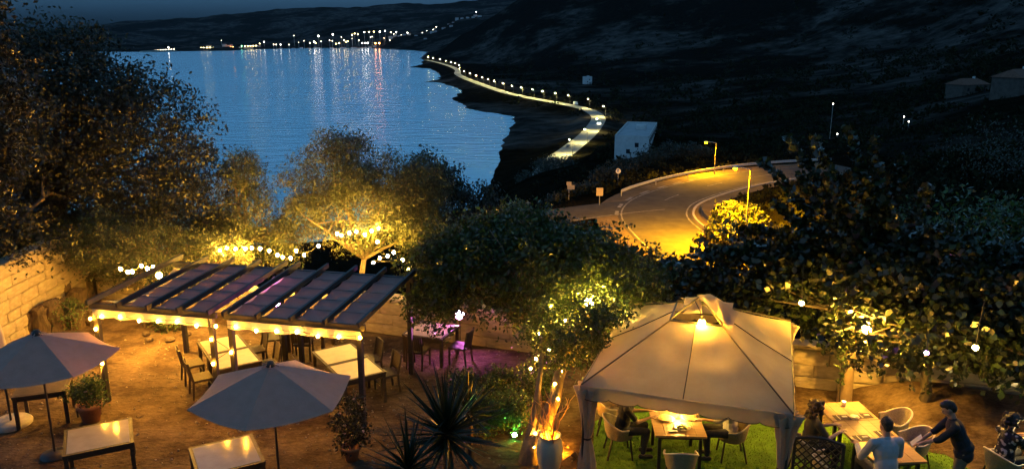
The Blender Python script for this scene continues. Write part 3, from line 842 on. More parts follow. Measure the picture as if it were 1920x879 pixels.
# ragged vent cap: bars to the apex and the cloths that still hang on them
ap = Vector((cxx, cyv, AZ))
for q in ring: MB().bar(Vector((*q, VZ + .04)), ap, .022).build('cap_bar', dark_metal, tent)
rq = [Vector((q[0] + (q[0] - cxx) * .28, q[1] + (q[1] - cyv) * .28, VZ + .06)) for q in ring]
def cap_piece(name, a, b, c, d, sag, wr, seed):
    V, Fq = canvas_panel(a, b, c, d, sag, wr, 10, seed); MB().add(V, Fq).build(name, tent_m, tent, True)
e = Vector((.02, 0, 0))
cap_piece('cap_cloth', rq[1], rq[2], ap + e, ap - e, .06, .05, 21)                        # right
cap_piece('cap_cloth', rq[2], rq[3], ap - e, ap + e, .05, .03, 22)                        # back
cap_piece('cap_cloth', (rq[3] + ap) / 2, (rq[0] * .45 + ap * .55), ap + e, ap - e, .04, .03, 23)   # rolled left
cap_piece('cap_cloth', rq[0] * .62 + ap * .38 + Vector((.1, .1, -.08)), rq[0] * .25 + rq[1] * .4 + ap * .35 + Vector((0, .08, .0)), ap + e, ap - e, .05, .04, 24)
cap_piece('cap_cloth', rq[1] + Vector((.05, -.02, -.05)), rq[1] * .5 + rq[2] * .5 + Vector((.12, 0, .04)), ap + Vector((.18, .1, .04)), ap + Vector((-.05, -.05, .03)), -.07, .06, 25)
# its lamp, hung in the vent opening
t = thing('hanging_bulb', 'bright bulb hanging in the vent opening of the tent', 'lamp', gw(1.86, 1.66, 2.80))
MB().ball((0, 0, 0), .065, 10, 7, .075).build('bulb', glow('tent_bulb', (1.0, .46, .03), 420), t, True)
MB().tube([(0, 0, .08), (-.02, .1, .2), (-.05, .45, .30)], .008, 5).build('cord', wire_m, t)
MB().lathe([(.02, .13), (.03, .07), (.03, .06)], 8).build('socket', dark_metal, t)

# ------------------------------------------------------------------ tub armchairs
tub_m = mat('tan_wicker', (.30, .235, .13), .7, (.42, .335, .20), 30, .9, 80)
rim_m = mat('pale_rim', (.55, .48, .36), .6, (.65, .57, .44), 12)
def make_armchair(label, group):
    t = thing('armchair', label, 'armchair', (0, 0, 0), 0, group)          # faces +y
    MB().lathe([(0, .46), (.24, .46), (.265, .43), (.25, .40), (0, .40)], 20).build('seat', tub_m, t, True)
    V = []; n = 26; tops = []
    for i in range(n + 1):
        a = R(180 + 25) + R(130) * 0 + (R(-25 - 180) + R(-0)) * 0
        a = R(-205 + 230 * i / n)                                  # from the left arm round the back to the right arm
        back = max(0, -math.sin(a)) ** 1.3
        zt_ = .64 + .19 * back; rr = .30 + .03 * back
        for z_, q in ((.42, .255), (.53, .28), (zt_, rr)):
            V.append((q * math.cos(a), q * math.sin(a) * 1.02, z_))
        tops.append((rr * math.cos(a), rr * math.sin(a) * 1.02, zt_))
    Fq = [(i * 3 + k_, i * 3 + k_ + 1, i * 3 + 4 + k_, i * 3 + 3 + k_) for i in range(n) for k_ in range(2)]
    b = MB().add(V, Fq); V2 = [(x * .95, y * .95, z) for x, y, z in V]; b.add(V2, [f[::-1] for f in Fq])
    sh = b.build('shell', tub_m, t, True)
    MB().tube(tops, .017, 7).build('rim', rim_m, sh, True)
    for sx in (-1, 1):
        MB().bar((sx * .25, .22, 0), (sx * .20, .17, .42), .028).build('leg', dark_metal, t)
        MB().bar((sx * .24, -.26, 0), (sx * .19, -.17, .42), .028).build('leg', dark_metal, t)
    return t
ac0 = None
def armchair(c, rz, label, group='tan wicker armchairs'):
    global ac0
    if ac0 is None:
        ac0 = make_armchair(label, group); ac0.location = (c[0], c[1], .05); ac0.rotation_euler = (0, 0, rz); return ac0
    return copy_tree(ac0, None, (c[0], c[1], .05), rz, label)
armchair((2.08, 13.85), R(-88), 'wicker armchair at the left of the tent table, under the black shirted diner')
armchair((2.02, 14.75), R(-100), 'empty wicker armchair farthest left inside the tent')
armchair((4.22, 13.75), R(86), 'wicker armchair at the right of the tent table, under the pale shirted diner')
armchair((3.02, 12.72), R(-4), 'empty wicker armchair with its back to us in front of the tent table')
wood_top = mat('oiled_wood', (.32, .19, .085), .45, (.43, .27, .13), 3, .15, 14, stretch=(1, 7, 1))
def wood_table(label, c, rz, w, d, group='wooden dining tables', planks=5, h=.76, zb=.05):
    t = thing('dining_table', label, 'table', (c[0], c[1], zb), rz, group)
    for k_ in range(planks):
        pw_ = w / planks; MB().box((-w / 2 + pw_ * (k_ + .5), 0, h - .02), (pw_ - .006, d, .04)).build('plank', wood_top, t)
    mbf = MB()
    for sx in (-1, 1): mbf.box((sx * (w / 2 - .10), 0, h - .075), (.04, d - .16, .065))
    mbf.box((0, d / 2 - .10, h - .075), (w - .2, .04, .065)); mbf.box((0, -d / 2 + .10, h - .075), (w - .2, .04, .065))
    mbf.build('apron', dark_metal, t)
    for sx in (-1, 1):
        for sy in (-1, 1): MB().box((sx * (w / 2 - .10), sy * (d / 2 - .10), (h - .11) / 2), (.055, .055, h - .11)).build('leg', dark_metal, t)
    return t
wood_table('wooden table with plates and a glowing lamp inside the tent', (3.14, 13.72), R(-3), .95, 1.15)
plate_m = mat('plate_glaze', (.55, .50, .38), .25, (.62, .57, .45), 5)
food_m = mat('golden_food', (.40, .22, .06), .7, (.55, .36, .12), 14, .9, 40)
food_g = mat('salad_food', (.10, .16, .03), .7, (.42, .34, .12), 16, .9, 40)
def on_table(c, rz, x, y, z=.81): p = np.array(c) + rotv((x, y), rz); return (p[0], p[1], z)
TC = (3.14, 13.72)
def plate(label, x, y, r, food=None, c=TC, rz=R(-3)):
    t = thing('plate', label, 'plate', on_table(c, rz, x, y), 0, 'plates on the dining tables')
    MB().lathe([(0, .006), (r * .62, .006), (r, .026), (r * 1.01, .022), (r * .6, .0), (0, .0)], 22).build('dish', plate_m, t, True)
    if food:
        b = MB(); q = random.Random(int(x * 100) + 9)
        for i in range(16): a = q.uniform(0, 6.3); rr = r * .55 * q.random() ** .5; b.ball((rr * math.cos(a), rr * math.sin(a), .022 + q.uniform(0, .015)), q.uniform(.022, .04), 6, 4, .02)
        b.build('food', food, t, True)
plate('round golden pizza plate on the left of the tent table', -.20, .08, .165)
plate('round golden pizza plate on the right of the tent table', .27, .16, .165)
MB().lathe([(0, .03), (.13, .03), (.145, .025), (.14, .015)], 20).build('pizza', food_m, bpy.data.objects['plate'], True)
MB().lathe([(0, .03), (.13, .03), (.145, .025), (.14, .015)], 20).build('pizza', food_m, bpy.data.objects['plate.001'], True)
plate('big dish heaped with food at the near edge of the tent table', .06, -.24, .17, food_g)
t = thing('table_lamp', 'small glowing table lamp in the middle of the tent table', 'lamp', on_table(TC, R(-3), .04, .12))
MB().lathe([(0, 0), (.045, 0), (.045, .01), (.012, .02), (.012, .14), (.0, .14)], 12).build('stand', dark_metal, t, True)
MB().lathe([(.0, .13), (.05, .135), (.055, .16), (.045, .20), (0, .205)], 12).build('shade', glow('table_lamp_glow', (1.0, .60, .12), 170), t, True)
glass_m = mat('drinking_glass', (.75, .75, .7), .05, trans=.9)
for i, (x, y) in enumerate(((.18, .38), (-.08, .42))):
    g_ = thing('wine_glass', ('wine glass behind the tent lamp, right one', 'wine glass behind the tent lamp, left one')[i], 'glass', on_table(TC, R(-3), x, y), 0, 'wine glasses')
    MB().lathe([(0, 0), (.033, 0), (.005, .008), (.005, .08), (.03, .10), (.037, .14), (.03, .18), (.028, .18), (.034, .14), (.027, .104), (0, .09)], 12).build('goblet', glass_m, g_, True)
MB_ = MB(); MB_.box((0, 0, .012), (.16, .05, .02)); tag(MB_.build('knife_block', dark_wood, loc=on_table(TC, R(-3), -.13, -.42), rot=(0, 0, .2)), 'small dark serving board at the near left of the tent table', 'board')

# ------------------------------------------------------------------ long table at the right
LC, LRZ = np.array([6.62, 13.38]), R(5)
for k_, (y, lab) in enumerate(((.78, 'far wooden table of the row of three at right'), (0.0, 'middle wooden table of the row of three at right'), (-.78, 'near wooden table of the row of three at right, before the man in blue'))):
    p = LC + rotv((0, y), LRZ); wood_table(lab, p, LRZ, .92, .765, planks=4)
mat_dark = mat('place_mat', (.045, .03, .022), .8, (.07, .05, .036), 20)
napkin_m = mat('napkin_paper', (.6, .56, .48), .9)
for i, (x, y, lab) in enumerate(((-.22, .52, 'dark place mat on the far left of the long table'), (.24, .55, 'dark place mat on the far right of the long table'), (-.24, -.28, 'dark place mat on the left middle of the long table'), (.24, -.15, 'dark place mat on the right middle of the long table'))):
    t = thing('place_mat', lab, 'place mat', on_table(LC, LRZ, x, y, .812), LRZ + .02 * i, 'dark place mats')
    MB().box((0, 0, .002), (.30, .21, .004)).build('mat_sheet', mat_dark, t)
    MB().box((.06, .02, .009), (.10, .05, .008)).build('napkin', napkin_m, t)
    MB().box((-.07, 0, .007), (.016, .17, .005)).build('knife', rim_m, t)
plate('pale plate between the dark mats of the long table', .02, .5, .09, c=LC, rz=LRZ)
t = thing('candle_cup', 'small cream candle cup on the far end of the long table', 'candle', on_table(LC, LRZ, .06, 1.0))
MB().lathe([(0, 0), (.04, 0), (.048, .10), (.042, .10), (.036, .02), (0, .02)], 14).build('cup', plate_m, t, True)
MB().ball((0, 0, .07), .012, 6, 4, .02).build('flame', glow('flame', (1, .55, .15), 250), t)
armchair((7.42, 14.05), R(92), 'empty wicker armchair right of the long table, farther one')
armchair((7.45, 13.28), R(97), 'empty wicker armchair right of the long table, behind the standing waiter')
armchair((5.48, 13.14), R(-82), 'wicker armchair under the curly haired woman')
armchair((5.55, 12.35), R(-80), 'empty wicker armchair behind the lattice screen')
armchair((6.32, 12.05), R(3), 'wicker armchair under the man in the light blue shirt')
armchair((8.72, 12.6), R(-75), 'wicker armchair under the woman in the floral blouse')
wood_table('wooden table at the right frame edge with a lit lantern', (9.75, 12.95), R(12), .8, .8)
t = thing('lantern', 'bright table lantern at the right frame edge', 'lantern', (9.52, 12.86, .81))
MB().lathe([(0, 0), (.06, 0), (.06, .02), (.0, .02)], 12).build('base', dark_metal, t)
MB().lathe([(0, .02), (.05, .03), (.065, .10), (.045, .17), (0, .18)], 12).build('globe', glow('lantern_glow', (1.0, .74, .3), 55), t, True)
# lattice screen
t = thing('lattice_screen', 'dark wooden diamond lattice screen beside the tent corner post', 'screen', (4.74, 11.98, .05), R(-10))
Ls, Hs = .78, 1.35
for a, b in (((0, 0, 0), (0, 0, Hs)), ((Ls, 0, 0), (Ls, 0, Hs - .05)), ((0, 0, .05), (Ls, 0, .05))): MB().bar(a, b, .05).build('frame_bar', dark_wood, t)
MB().tube([(0, 0, Hs), (Ls * .25, 0, Hs + .05), (Ls * .6, 0, Hs + .04), (Ls, 0, Hs - .05)], .028, 6).build('frame_bar', dark_wood, t)
def clip(x0, z0, dx, dz):
    ts = [];
    for (o, d, lo, hi) in ((x0, dx, .02, Ls - .02), (z0, dz, .07, Hs - .02)):
        a, b = (lo - o) / d, (hi - o) / d; ts.append((min(a, b), max(a, b)))
    a = max(q[0] for q in ts); b = min(q[1] for q in ts); return (a, b) if b > a + .03 else None
for sgn in (1, -1):
    for k_ in range(-14, 20):
        x0 = k_ * .135; r_ = clip(x0, 0 if sgn > 0 else Hs, .7, .7 * sgn)
        if r_:
            a, b = r_; z0 = 0 if sgn > 0 else Hs
            MB().bar((x0 + .7 * a, .009 * sgn, z0 + .7 * sgn * a), (x0 + .7 * b, .009 * sgn, z0 + .7 * sgn * b), .024, .014, up=(0, 1, 0)).build('lattice_slat', dark_wood, t)

# ------------------------------------------------------------------ garden lamps
LAMPS = []
def globe_lamp(name, label, p, r, col, strength, cord=None, key=None):
    LAMPS.append(np.array(p, float))
    t = thing(name, label, 'lamp', p)
    MB().ball((0, 0, 0), r, 12, 8).build('globe', glow(key or label[:20], col, strength), t, True)
    MB().lathe([(r * .5, r * .85), (r * .55, r * 1.25), (0, r * 1.3)], 10).build('cap', dark_metal, t)
    if cord: MB().tube([(0, 0, r * 1.2), (cord[0] * .5, cord[1] * .5, cord[2] * .6), cord], .008, 5).build('cord', wire_m, t)
    return t
globe_lamp('globe_lamp', 'bright round lamp hanging in the tree left of the tent', atd(1105, 566, 16.3), .10, (1.0, .62, .07), 480, (-.1, .1, 1.0))
globe_lamp('globe_lamp', 'warm lamp glowing low in the mulberry above the long table', atd(1625, 617, 16.7), .085, (1.0, .48, .05), 750, (.1, .1, .9))
globe_lamp('globe_lamp', 'small warm lamp in the mulberry above the seated woman at right', atd(1829, 651, 16.0), .05, (1.0, .50, .06), 480, (.1, .1, .9))
globe_lamp('globe_lamp', 'small yellow lamp in the leaves right of the tent roof', atd(1503, 568, 16.6), .05, (1.0, .52, .04), 260, (.0, .1, .8))
globe_lamp('globe_lamp', 'large warm lamp above the rear left corner of the left pergola', atd(298, 516, 21.2), .075, (1.0, .42, .03), 1250, (.0, .2, .8))
globe_lamp('violet_lamp', 'small violet lamp in the mulberry crown', atd(1737, 661, 15.0), .035, (.75, .2, 1.0), 70, (.0, .1, .8))
def flood(name, label, p, aim, col, strength, r=.09):
    t = thing(name, label, 'floodlight', p)
    d = Vector(aim) - Vector(tuple(float(q) for q in p)); d.normalize()
    q = d.to_track_quat('Z', 'Y')
    b = MB(); b.m = q.to_matrix().to_4x4(); b.lathe([(0, -.10), (r * .6, -.09), (r * 1.05, .0), (r * 1.05, .03), (r * .98, .03), (r * .9, -.0)], 14); b.build('housing', dark_metal, t)
    b = MB(); b.m = q.to_matrix().to_4x4(); b.lathe([(0, .012), (r * .9, .012)], 14); b.build('lens', glow(label[:20], col, strength), t)
    b = MB(); b.tube([(0, 0, 0), (0, .02, -.3), (0, .02, -p[2] + .0)], .014, 6); b.build('stake', dark_metal, t)
    return t
pk = atd(862, 590, 19.6)
flood('violet_floodlight', 'pink violet floodlight on a stake behind the far table', pk, (-1.2, 10, 2.0), PINK, 170, .12)
flood('violet_floodlight', 'pink floodlight standing under the gap between the pergolas', pw(3.05, 2.35, 1.75), tuple(pw(3.05, 1.2, 2.4)), PINK, 80, .08)
flood('green_spotlight', 'small green spotlight in the shrub beside the vase', at(965, 815, .05), tuple(at(962, 790, .6)), (.15, 1.0, .12), 160, .05)
flood('amber_spotlight', 'amber spotlight at the foot of the tree and vase', (1.2, 13.75, .1), (.5, 14.3, .75), (1.0, .34, .01), 2000, .06)
# ------------------------------------------------------------------ trees and plants
def leaf_quads(P, size, seed, aspect=.45, updir=0.0, dirs=None):
    """one small lens-shaped face for each point"""
    g = np.random.default_rng(seed); N = len(P)
    d = g.normal(size=(N, 3)); d[:, 2] += updir
    if dirs is not None: d = dirs + .45 * g.normal(size=(N, 3))
    d /= np.linalg.norm(d, axis=1)[:, None]
    q = g.normal(size=(N, 3)); s = np.cross(d, q); s /= np.linalg.norm(s, axis=1)[:, None] + 1e-9
    L = size * g.uniform(.65, 1.35, N)[:, None]; W = L * aspect
    nn = np.cross(d, s)
    V = np.empty((N, 4, 3))
    V[:, 0] = P - d * L * .5; V[:, 1] = P + s * W * .5 + nn * W * .12; V[:, 2] = P + d * L * .5; V[:, 3] = P - s * W * .5 + nn * W * .12
    return V.reshape(-1, 3), np.arange(N * 4).reshape(-1, 4)

def crown_points(blobs, nclu, nleaf, spread, seed, shell=.55, flat=.8):
    g = np.random.default_rng(seed); w = np.array([b[3] * b[4] * b[5] for b in blobs]) ** .75; w /= w.sum()
    C = []
    for b, k_ in zip(blobs, g.multinomial(nclu, w)):
        d = g.normal(size=(k_, 3)); d /= np.linalg.norm(d, axis=1)[:, None]
        r = g.uniform(shell ** 3, 1.0, k_) ** (1 / 3) * (1 + .18 * np.sin(d[:, 0] * 5 + b[0]) * np.cos(d[:, 2] * 4 + b[1]))
        C.append(np.array(b[:3]) + d * r[:, None] * np.array(b[3:6]))
    C = np.concatenate(C)
    k_ = g.poisson(nleaf, len(C)); sp = spread * g.uniform(.55, 1.3, len(C))
    idx = np.repeat(np.arange(len(C)), k_)
    P = C[idx] + np.clip(g.normal(size=(len(idx), 3)), -1.7, 1.7) * sp[idx][:, None] * np.array([1, 1, flat])
    return C, P

def limb(b, p0, p1, r0, r1, seed, bend=.25, n=6):
    q = random.Random(seed); p0 = Vector(tuple(map(float, p0))); p1 = Vector(tuple(map(float, p1))); L = (p1 - p0).length
    off = Vector((q.uniform(-1, 1), q.uniform(-1, 1), q.uniform(-.2, .8))) * L * bend
    pts = []; rs = []
    for i in range(n):
        t = i / (n - 1); pts.append(p0 * (1 - t) + p1 * t + off * math.sin(math.pi * t) * .7 + Vector((q.uniform(-1, 1), q.uniform(-1, 1), q.uniform(-1, 1))) * L * .025 * (0 < i < n - 1))
        rs.append(r0 * (1 - t) + r1 * t)
    b.tube(pts, rs, 6); return pts

def tree(name, label, base, blobs, nclu, nleaf, spread, leaf, lm, bm_, trunk_r=.12, fork=None, nlimb=14, seed=0, cat='tree', aspect=.45, shell=.55, group=None, stems=1, updir=0, twigs=True, flat=.8):
    base = np.array(base, float)
    t = thing(name, label, cat, base, 0, group)
    bl = [(b[0] - base[0], b[1] - base[1], b[2] - base[2], b[3], b[4], b[5]) for b in blobs]
    C, P = crown_points(bl, nclu, nleaf, spread, seed, shell, flat)
    for lp_ in LAMPS:
        dv = P + base - lp_; P = P[(np.linalg.norm(dv, axis=1) > .42) & ~((np.hypot(dv[:, 0], dv[:, 1]) < .75) & (dv[:, 2] < .1) & (dv[:, 1] > -.5))]
    q = random.Random(seed); b = MB()
    fk = np.array(fork) - base if fork is not None else np.array([bl[0][0] * .5, bl[0][1] * .5, max(.6, bl[0][2] - bl[0][5] * .8)])
    for s in range(stems):
        o = Vector((q.uniform(-.25, .25), q.uniform(-.25, .25), 0)) * (stems > 1)
        f2 = fk + np.array([q.uniform(-.5, .5), q.uniform(-.3, .3), q.uniform(-.1, .2)]) * (stems > 1)
        limb(b, (o.x, o.y, -.25), f2, trunk_r, trunk_r * .7, seed + s, .1, 7)
        order = list(range(len(C))); q.shuffle(order)
        for k_ in order[:nlimb]:
            tip = C[k_]; mid = f2 + (tip - f2) * .55 + np.array([q.uniform(-.2, .2), q.uniform(-.2, .2), .15])
            pts = limb(b, f2, tip, trunk_r * .48, .012, seed * 31 + k_, .14, 7)
            if twigs:
                for m_ in range(2):
                    p_ = pts[3 + m_]; near = C[q.randrange(len(C))]; dd = Vector(tuple(near)) - p_
                    if dd.length > .1: limb(b, p_, p_ + dd * min(1.0, 1.1 / dd.length), trunk_r * .16, .006, seed * 17 + k_ * 3 + m_, .15, 5)
    b.build('trunk', bm_, t, True)
    V, Fq = leaf_quads(P, leaf, seed + 5, aspect, updir)
    cr = link('crown', np_mesh('crown', V, Fq, lm), t)
    return t

zt0 = lambda x, y: tz(x, y)
# big dark tree filling the upper left, beyond the wall
bx0 = (-14.6, 25.0)
tree('dark_tree', 'huge dark tree filling the upper left against the bay', (bx0[0], bx0[1], zt0(*bx0)),
     [(-15.2, 25, 5.6, 3.4, 3.2, 2.8), (-12.0, 24.6, 4.4, 2.9, 2.4, 2.3), (-10.6, 24.8, 2.9, 1.7, 1.8, 1.7), (-16.0, 24.0, 1.6, 3.4, 2, 1.4), (-12.6, 24.4, 1.6, 2.6, 1.4, 1.2), (-16.5, 23.5, 3.2, 3.0, 2.4, 2.0), (-13.4, 23.9, 2.5, 2.3, 1.8, 1.3), (-14.1, 21.2, 2.5, 1.5, 2.0, .75), (-14.6, 18.9, 2.6, 1.4, 1.5, .8), (-14.2, 25, 7.2, 1.8, 1.8, 1.2), (-12.4, 25, 6.3, 1.2, 1.2, .8)],
     1250, 84, .34, .135, leaf_dark, bark_dark, .35, nlimb=26, seed=11, shell=.3)
# nearer conifer-like tree at the left frame edge
tree('edge_tree', 'dark green tree cut off by the left frame edge', (-11.6, 13.2, 0),
     [(-9.9, 14.2, 6.7, 1.15, 1.2, 1.6), (-10.3, 14.2, 8.8, 1.5, 1.3, 1.5), (-10.4, 14.2, 5.2, 1.1, 1.1, .9)], 420, 70, .22, .11, leaf_dark, bark_dark, .16, nlimb=12, seed=23, shell=.3, fork=(-11.3, 13.6, 4.2))
# small trimmed olive in front of the lit wall
p = at(138, 568, 0)
tree('olive_tree', 'small olive with a bent trunk against the orange-lit wall', (p[0], p[1], 0),
     [(p[0] - .1, p[1], 2.0, 1.15, 1.0, .7), (p[0] - 1.2, p[1] - .1, 1.75, .8, .8, .5), (p[0] - 2.0, p[1] - .4, 1.75, .8, .8, .5), (p[0] + .8, p[1] + .2, 2.3, .7, .7, .55)], 230, 46, .17, .10, leaf_carob, bark, .085, nlimb=12, seed=31, fork=(p[0] - .15, p[1], 1.05), shell=.3)
# olives behind the pergola
def at_base(px, py, D): q = atd(px, py, D); return (q[0], q[1], tz(q[0], q[1]))
o1 = at_base(470, 500, 26.2)
tree('olive_tree', 'left slender olive with lit lower branches behind the pergola', o1,
     [(o1[0], o1[1], 2.5, 1.05, 1.1, 1.2), (o1[0] + .1, o1[1], 3.75, .62, .7, .65), (o1[0] - .9, o1[1], 1.5, 1.0, 1.0, .8), (o1[0] + .9, o1[1] - .2, 1.4, .8, .9, .8)], 400, 50, .19, .105, leaf_olive, bark, .13, nlimb=16, seed=41, shell=.25, aspect=.33, updir=.5)
o2 = at_base(690, 518, 25.6)
tree('olive_tree', 'broad olive with yellow-lit fanning branches behind the pergola', o2,
     [(o2[0] - 1.0, o2[1], 3.5, 1.5, 1.4, 1.35), (o2[0] + .1, o2[1], 2.5, 2.1, 1.6, 1.4), (o2[0] - .5, o2[1], 4.5, .85, .9, .5), (o2[0] + 1.4, o2[1] + .3, 3.1, 1.4, 1.3, 1.2), (o2[0] + 1.9, o2[1] - .1, 1.7, 1.0, 1.0, .9), (o2[0] - 2.0, o2[1], 2.2, .8, .9, .9)],
     1000, 52, .20, .105, leaf_olive, bark, .13, nlimb=12, seed=43, shell=.35, aspect=.33, updir=.5, fork=(o2[0] - .1, o2[1], .8))
o3 = at_base(300, 500, 24.5)
tree('olive_tree', 'low olive with hanging bulbs between the lit wall and the pergola', o3,
     [(o3[0], o3[1], 1.7, 1.5, 1.2, .9), (o3[0] - 1.4, o3[1], 2.0, 1.2, 1.1, 1.0), (o3[0] + 1.5, o3[1], 1.5, 1.1, 1.1, .8)], 460, 48, .19, .10, leaf_olive, bark, .09, nlimb=18, seed=47, shell=.25, stems=2, aspect=.36)
o4 = at_base(850, 470, 27.0)
tree('dark_shrub', 'dark rounded shrub right of the broad olive against the bay', o4,
     [(o4[0], o4[1], 1.6, 1.9, 1.5, 1.7), (o4[0] - .9, o4[1], 3.0, 1.2, 1.2, .9), (o4[0] + 1.5, o4[1], .9, 1.3, 1.2, 1.2)], 520, 52, .22, .13, leaf_dark, bark_dark, .12, nlimb=12, seed=53, shell=.3, updir=.6)
o5 = at_base(385, 420, 29)
tree('dark_shrub', 'low dark shrub between the big tree and the left olive', o5, [(o5[0], o5[1], 1.2, 1.4, 1.2, 1.1)], 120, 50, .22, .10, leaf_dark, bark_dark, .08, nlimb=6, seed=55, shell=.3)
# carob in the middle, over the rear wall; its lamp hangs in it
cb = (.55, 17.3, 0)
tree('carob_tree', 'broad leafy carob between the pergola and the tent, lit from within', cb,
     [(.9, 17.6, 2.5, 1.7, 1.4, 1.15), (2.35, 17.3, 2.3, 1.3, 1.2, .95), (-.6, 18.1, 2.7, 1.4, 1.3, 1.2), (-1.6, 18.6, 2.4, 1.1, 1.2, 1.1), (1.4, 16.2, 1.75, .95, .75, .45), (.2, 18.6, 3.4, 1.1, 1.2, .6), (1.6, 18.0, 3.05, 1.1, 1.1, .5), (-1.9, 18.0, 1.75, .7, .8, .6), (1.9, 15.6, 1.55, .7, .6, .4)],
     1000, 46, .18, .115, leaf_carob, bark, .085, nlimb=17, seed=61, shell=.45, stems=3, fork=(.4, 17.2, 1.35), aspect=.5)
# leaning trunk wound with lights, lit amber
p0 = at(990, 868, 0)
lt = thing('leaning_tree', 'leaning amber-lit trunk rising behind the white vase', 'tree', p0)
b = MB(); end = Vector((1.35, 15.6, 1.75)) - Vector(tuple(p0))
limb(b, (0, 0, -.1), tuple(end), .19, .09, 5, .05, 9); limb(b, (-.12, -.02, -.1), (end.x - .75, end.y - .1, end.z + .15), .11, .03, 6, .08, 8)
limb(b, tuple(end * .85), (1.9 - p0[0], 14.7 - p0[1], 2.5), .04, .012, 77, .1)
for k_ in range(7): limb(b, tuple(end * (.55 + .06 * k_)), tuple(end * (.6 + .06 * k_) + Vector((random.uniform(-.6, .6), random.uniform(-.3, .8), random.uniform(.3, .8)))), .035, .008, 90 + k_, .2)
b.build('trunk', bark, lt, True)
C, P = crown_points([(end.x + .1, end.y + .3, end.z + .55, .9, .8, .45), (end.x - .6, end.y, end.z + .1, .6, .6, .35), (1.75 - p0[0], 14.75 - p0[1], 2.5, .55, .45, .28), (1.35 - p0[0], 14.5 - p0[1], 2.15, .5, .45, .25), (1.1 - p0[0], 14.5 - p0[1], 1.85, .4, .4, .22)], 210, 40, .14, 9, .25)
V, Fq = leaf_quads(P, .08, 4, .5); link('crown', np_mesh('crown', V, Fq, leaf_carob), lt)
pts = [Vector(tuple(p0)) + end * t_ + Vector((.12 * math.cos(t_ * 14), .02 - .13, .05 * math.sin(t_ * 14))) for t_ in (.12, .25, .38, .5, .62, .75, .88)]
string_lights('string_light', 'bulbs wound round the leaning trunk behind the vase', [tuple(q) for q in pts], bulb_mesh('bulb', .024, glow('trunk_bulb', (1, .46, .04), 330)), .02, .02)
# shrubs at the foot of the carob
for i, (px, py, s, lab, lm_) in enumerate(((905, 770, .55, 'leafy shrub under the carob, left of the green spotlight', leaf_green), (955, 760, .6, 'shrub lit by the green spotlight', leaf_green), (940, 705, .5, 'yellow-lit bush below the carob stems', leaf_carob), (1010, 700, .6, 'yellow-lit bush where the carob meets the leaning trunk', leaf_carob), (870, 690, .3, 'small plant by the thin carob stems', leaf_green))):
    q = at(px, py + 45, 0)
    tree('shrub', lab, (q[0], q[1], 0), [(q[0], q[1], s * .75, s * .8, s * .7, s * .7)], 70, 34, .12, .075, lm_, bark, .02, nlimb=8, seed=70 + i, shell=.2, cat='shrub', aspect=.5)
q = at(312, 622, 0); tree('shrub', 'low plant ringed by stones behind the left pergola', (q[0], q[1], 0), [(q[0], q[1], .3, .38, .38, .28)], 34, 22, .10, .08, leaf_green, bark, .015, nlimb=5, seed=77, shell=.2, cat='shrub')
q = at(135, 618, 0); tree('shrub', 'small shrub growing among the logs by the left wall', (q[0], q[1], 0), [(q[0], q[1], .45, .45, .4, .4)], 40, 26, .10, .07, leaf_green, bark, .015, nlimb=5, seed=78, shell=.2, cat='shrub')

# mulberry at the right: spreading skirt of leaves and upright plumes
mbx = at(1729, 788, 0)
ml = tree('mulberry_tree', 'large dark mulberry with upright leafy plumes over the long table', (mbx[0], mbx[1], .3),
     [(7.6, 16.6, 2.6, 2.3, 1.7, 1.2), (5.6, 17.6, 2.5, 1.6, 1.4, 1.0), (9.9, 15.8, 2.6, 2.2, 1.6, 1.2), (8.4, 14.9, 2.05, 1.5, 1.0, .6), (9.9, 14.4, 2.0, 1.4, 1.0, .6), (7.0, 15.6, 2.15, 1.0, .9, .55), (4.4, 18.2, 1.85, 1.0, 1.0, .45), (11.6, 15.4, 2.8, 2.0, 1.5, 1.3)],
     1050, 38, .20, .15, leaf_mulb, bark_dark, .12, nlimb=30, seed=81, shell=.45, fork=(mbx[0], mbx[1] + .2, 1.75), aspect=.72)
V_all = []; F_all = []; b = MB(); nv = 0
base = np.array([mbx[0], mbx[1], .3]); g = np.random.default_rng(5)
tips = [(1430, 300), (1480, 262), (1530, 262), (1590, 240), (1640, 262), (1690, 300), (1500, 330), (1560, 320), (1450, 380), (1620, 330), (1400, 430), (1740, 350), (1660, 380), (1580, 400), (1780, 430), (1340, 480), (1370, 470), (1830, 470)]
for i, (px, py) in enumerate(tips):
    tip = atd(px, py, g.uniform(16.8, 18.0)) - base
    root = np.array([7.9, 16.5, 3.0]) - base + np.array([(px - 1600) / 330.0, g.uniform(-.4, .4), g.uniform(-.2, .4)])
    mid = root + (tip - root) * .5 + np.array([(px - 1600) / 2400, 0, .15])
    pts = [(1 - s) ** 2 * root + 2 * s * (1 - s) * mid + s * s * tip for s in np.linspace(0, 1, 9)]
    b.tube(pts, [.03 - .026 * k_ / 8 for k_ in range(9)], 5)
    n = 260; s = g.uniform(.08, 1.02, n)[:, None]; cen = (1 - s) ** 2 * root + 2 * s * (1 - s) * mid + s * s * tip
    off = g.normal(size=(n, 3)); off /= np.linalg.norm(off, axis=1)[:, None]; cen = cen + off * (.06 + .15 * g.random((n, 1))) * (1.15 - .6 * s)
    V, Fq = leaf_quads(cen, .17, 300 + i, .72, -.4); V_all.append(V); F_all.append(Fq + nv); nv += len(V)
b.build('branch', bark_dark, ml)
link('plume_leaves', np_mesh('plume_leaves', np.concatenate(V_all), np.concatenate(F_all), leaf_mulb), ml)
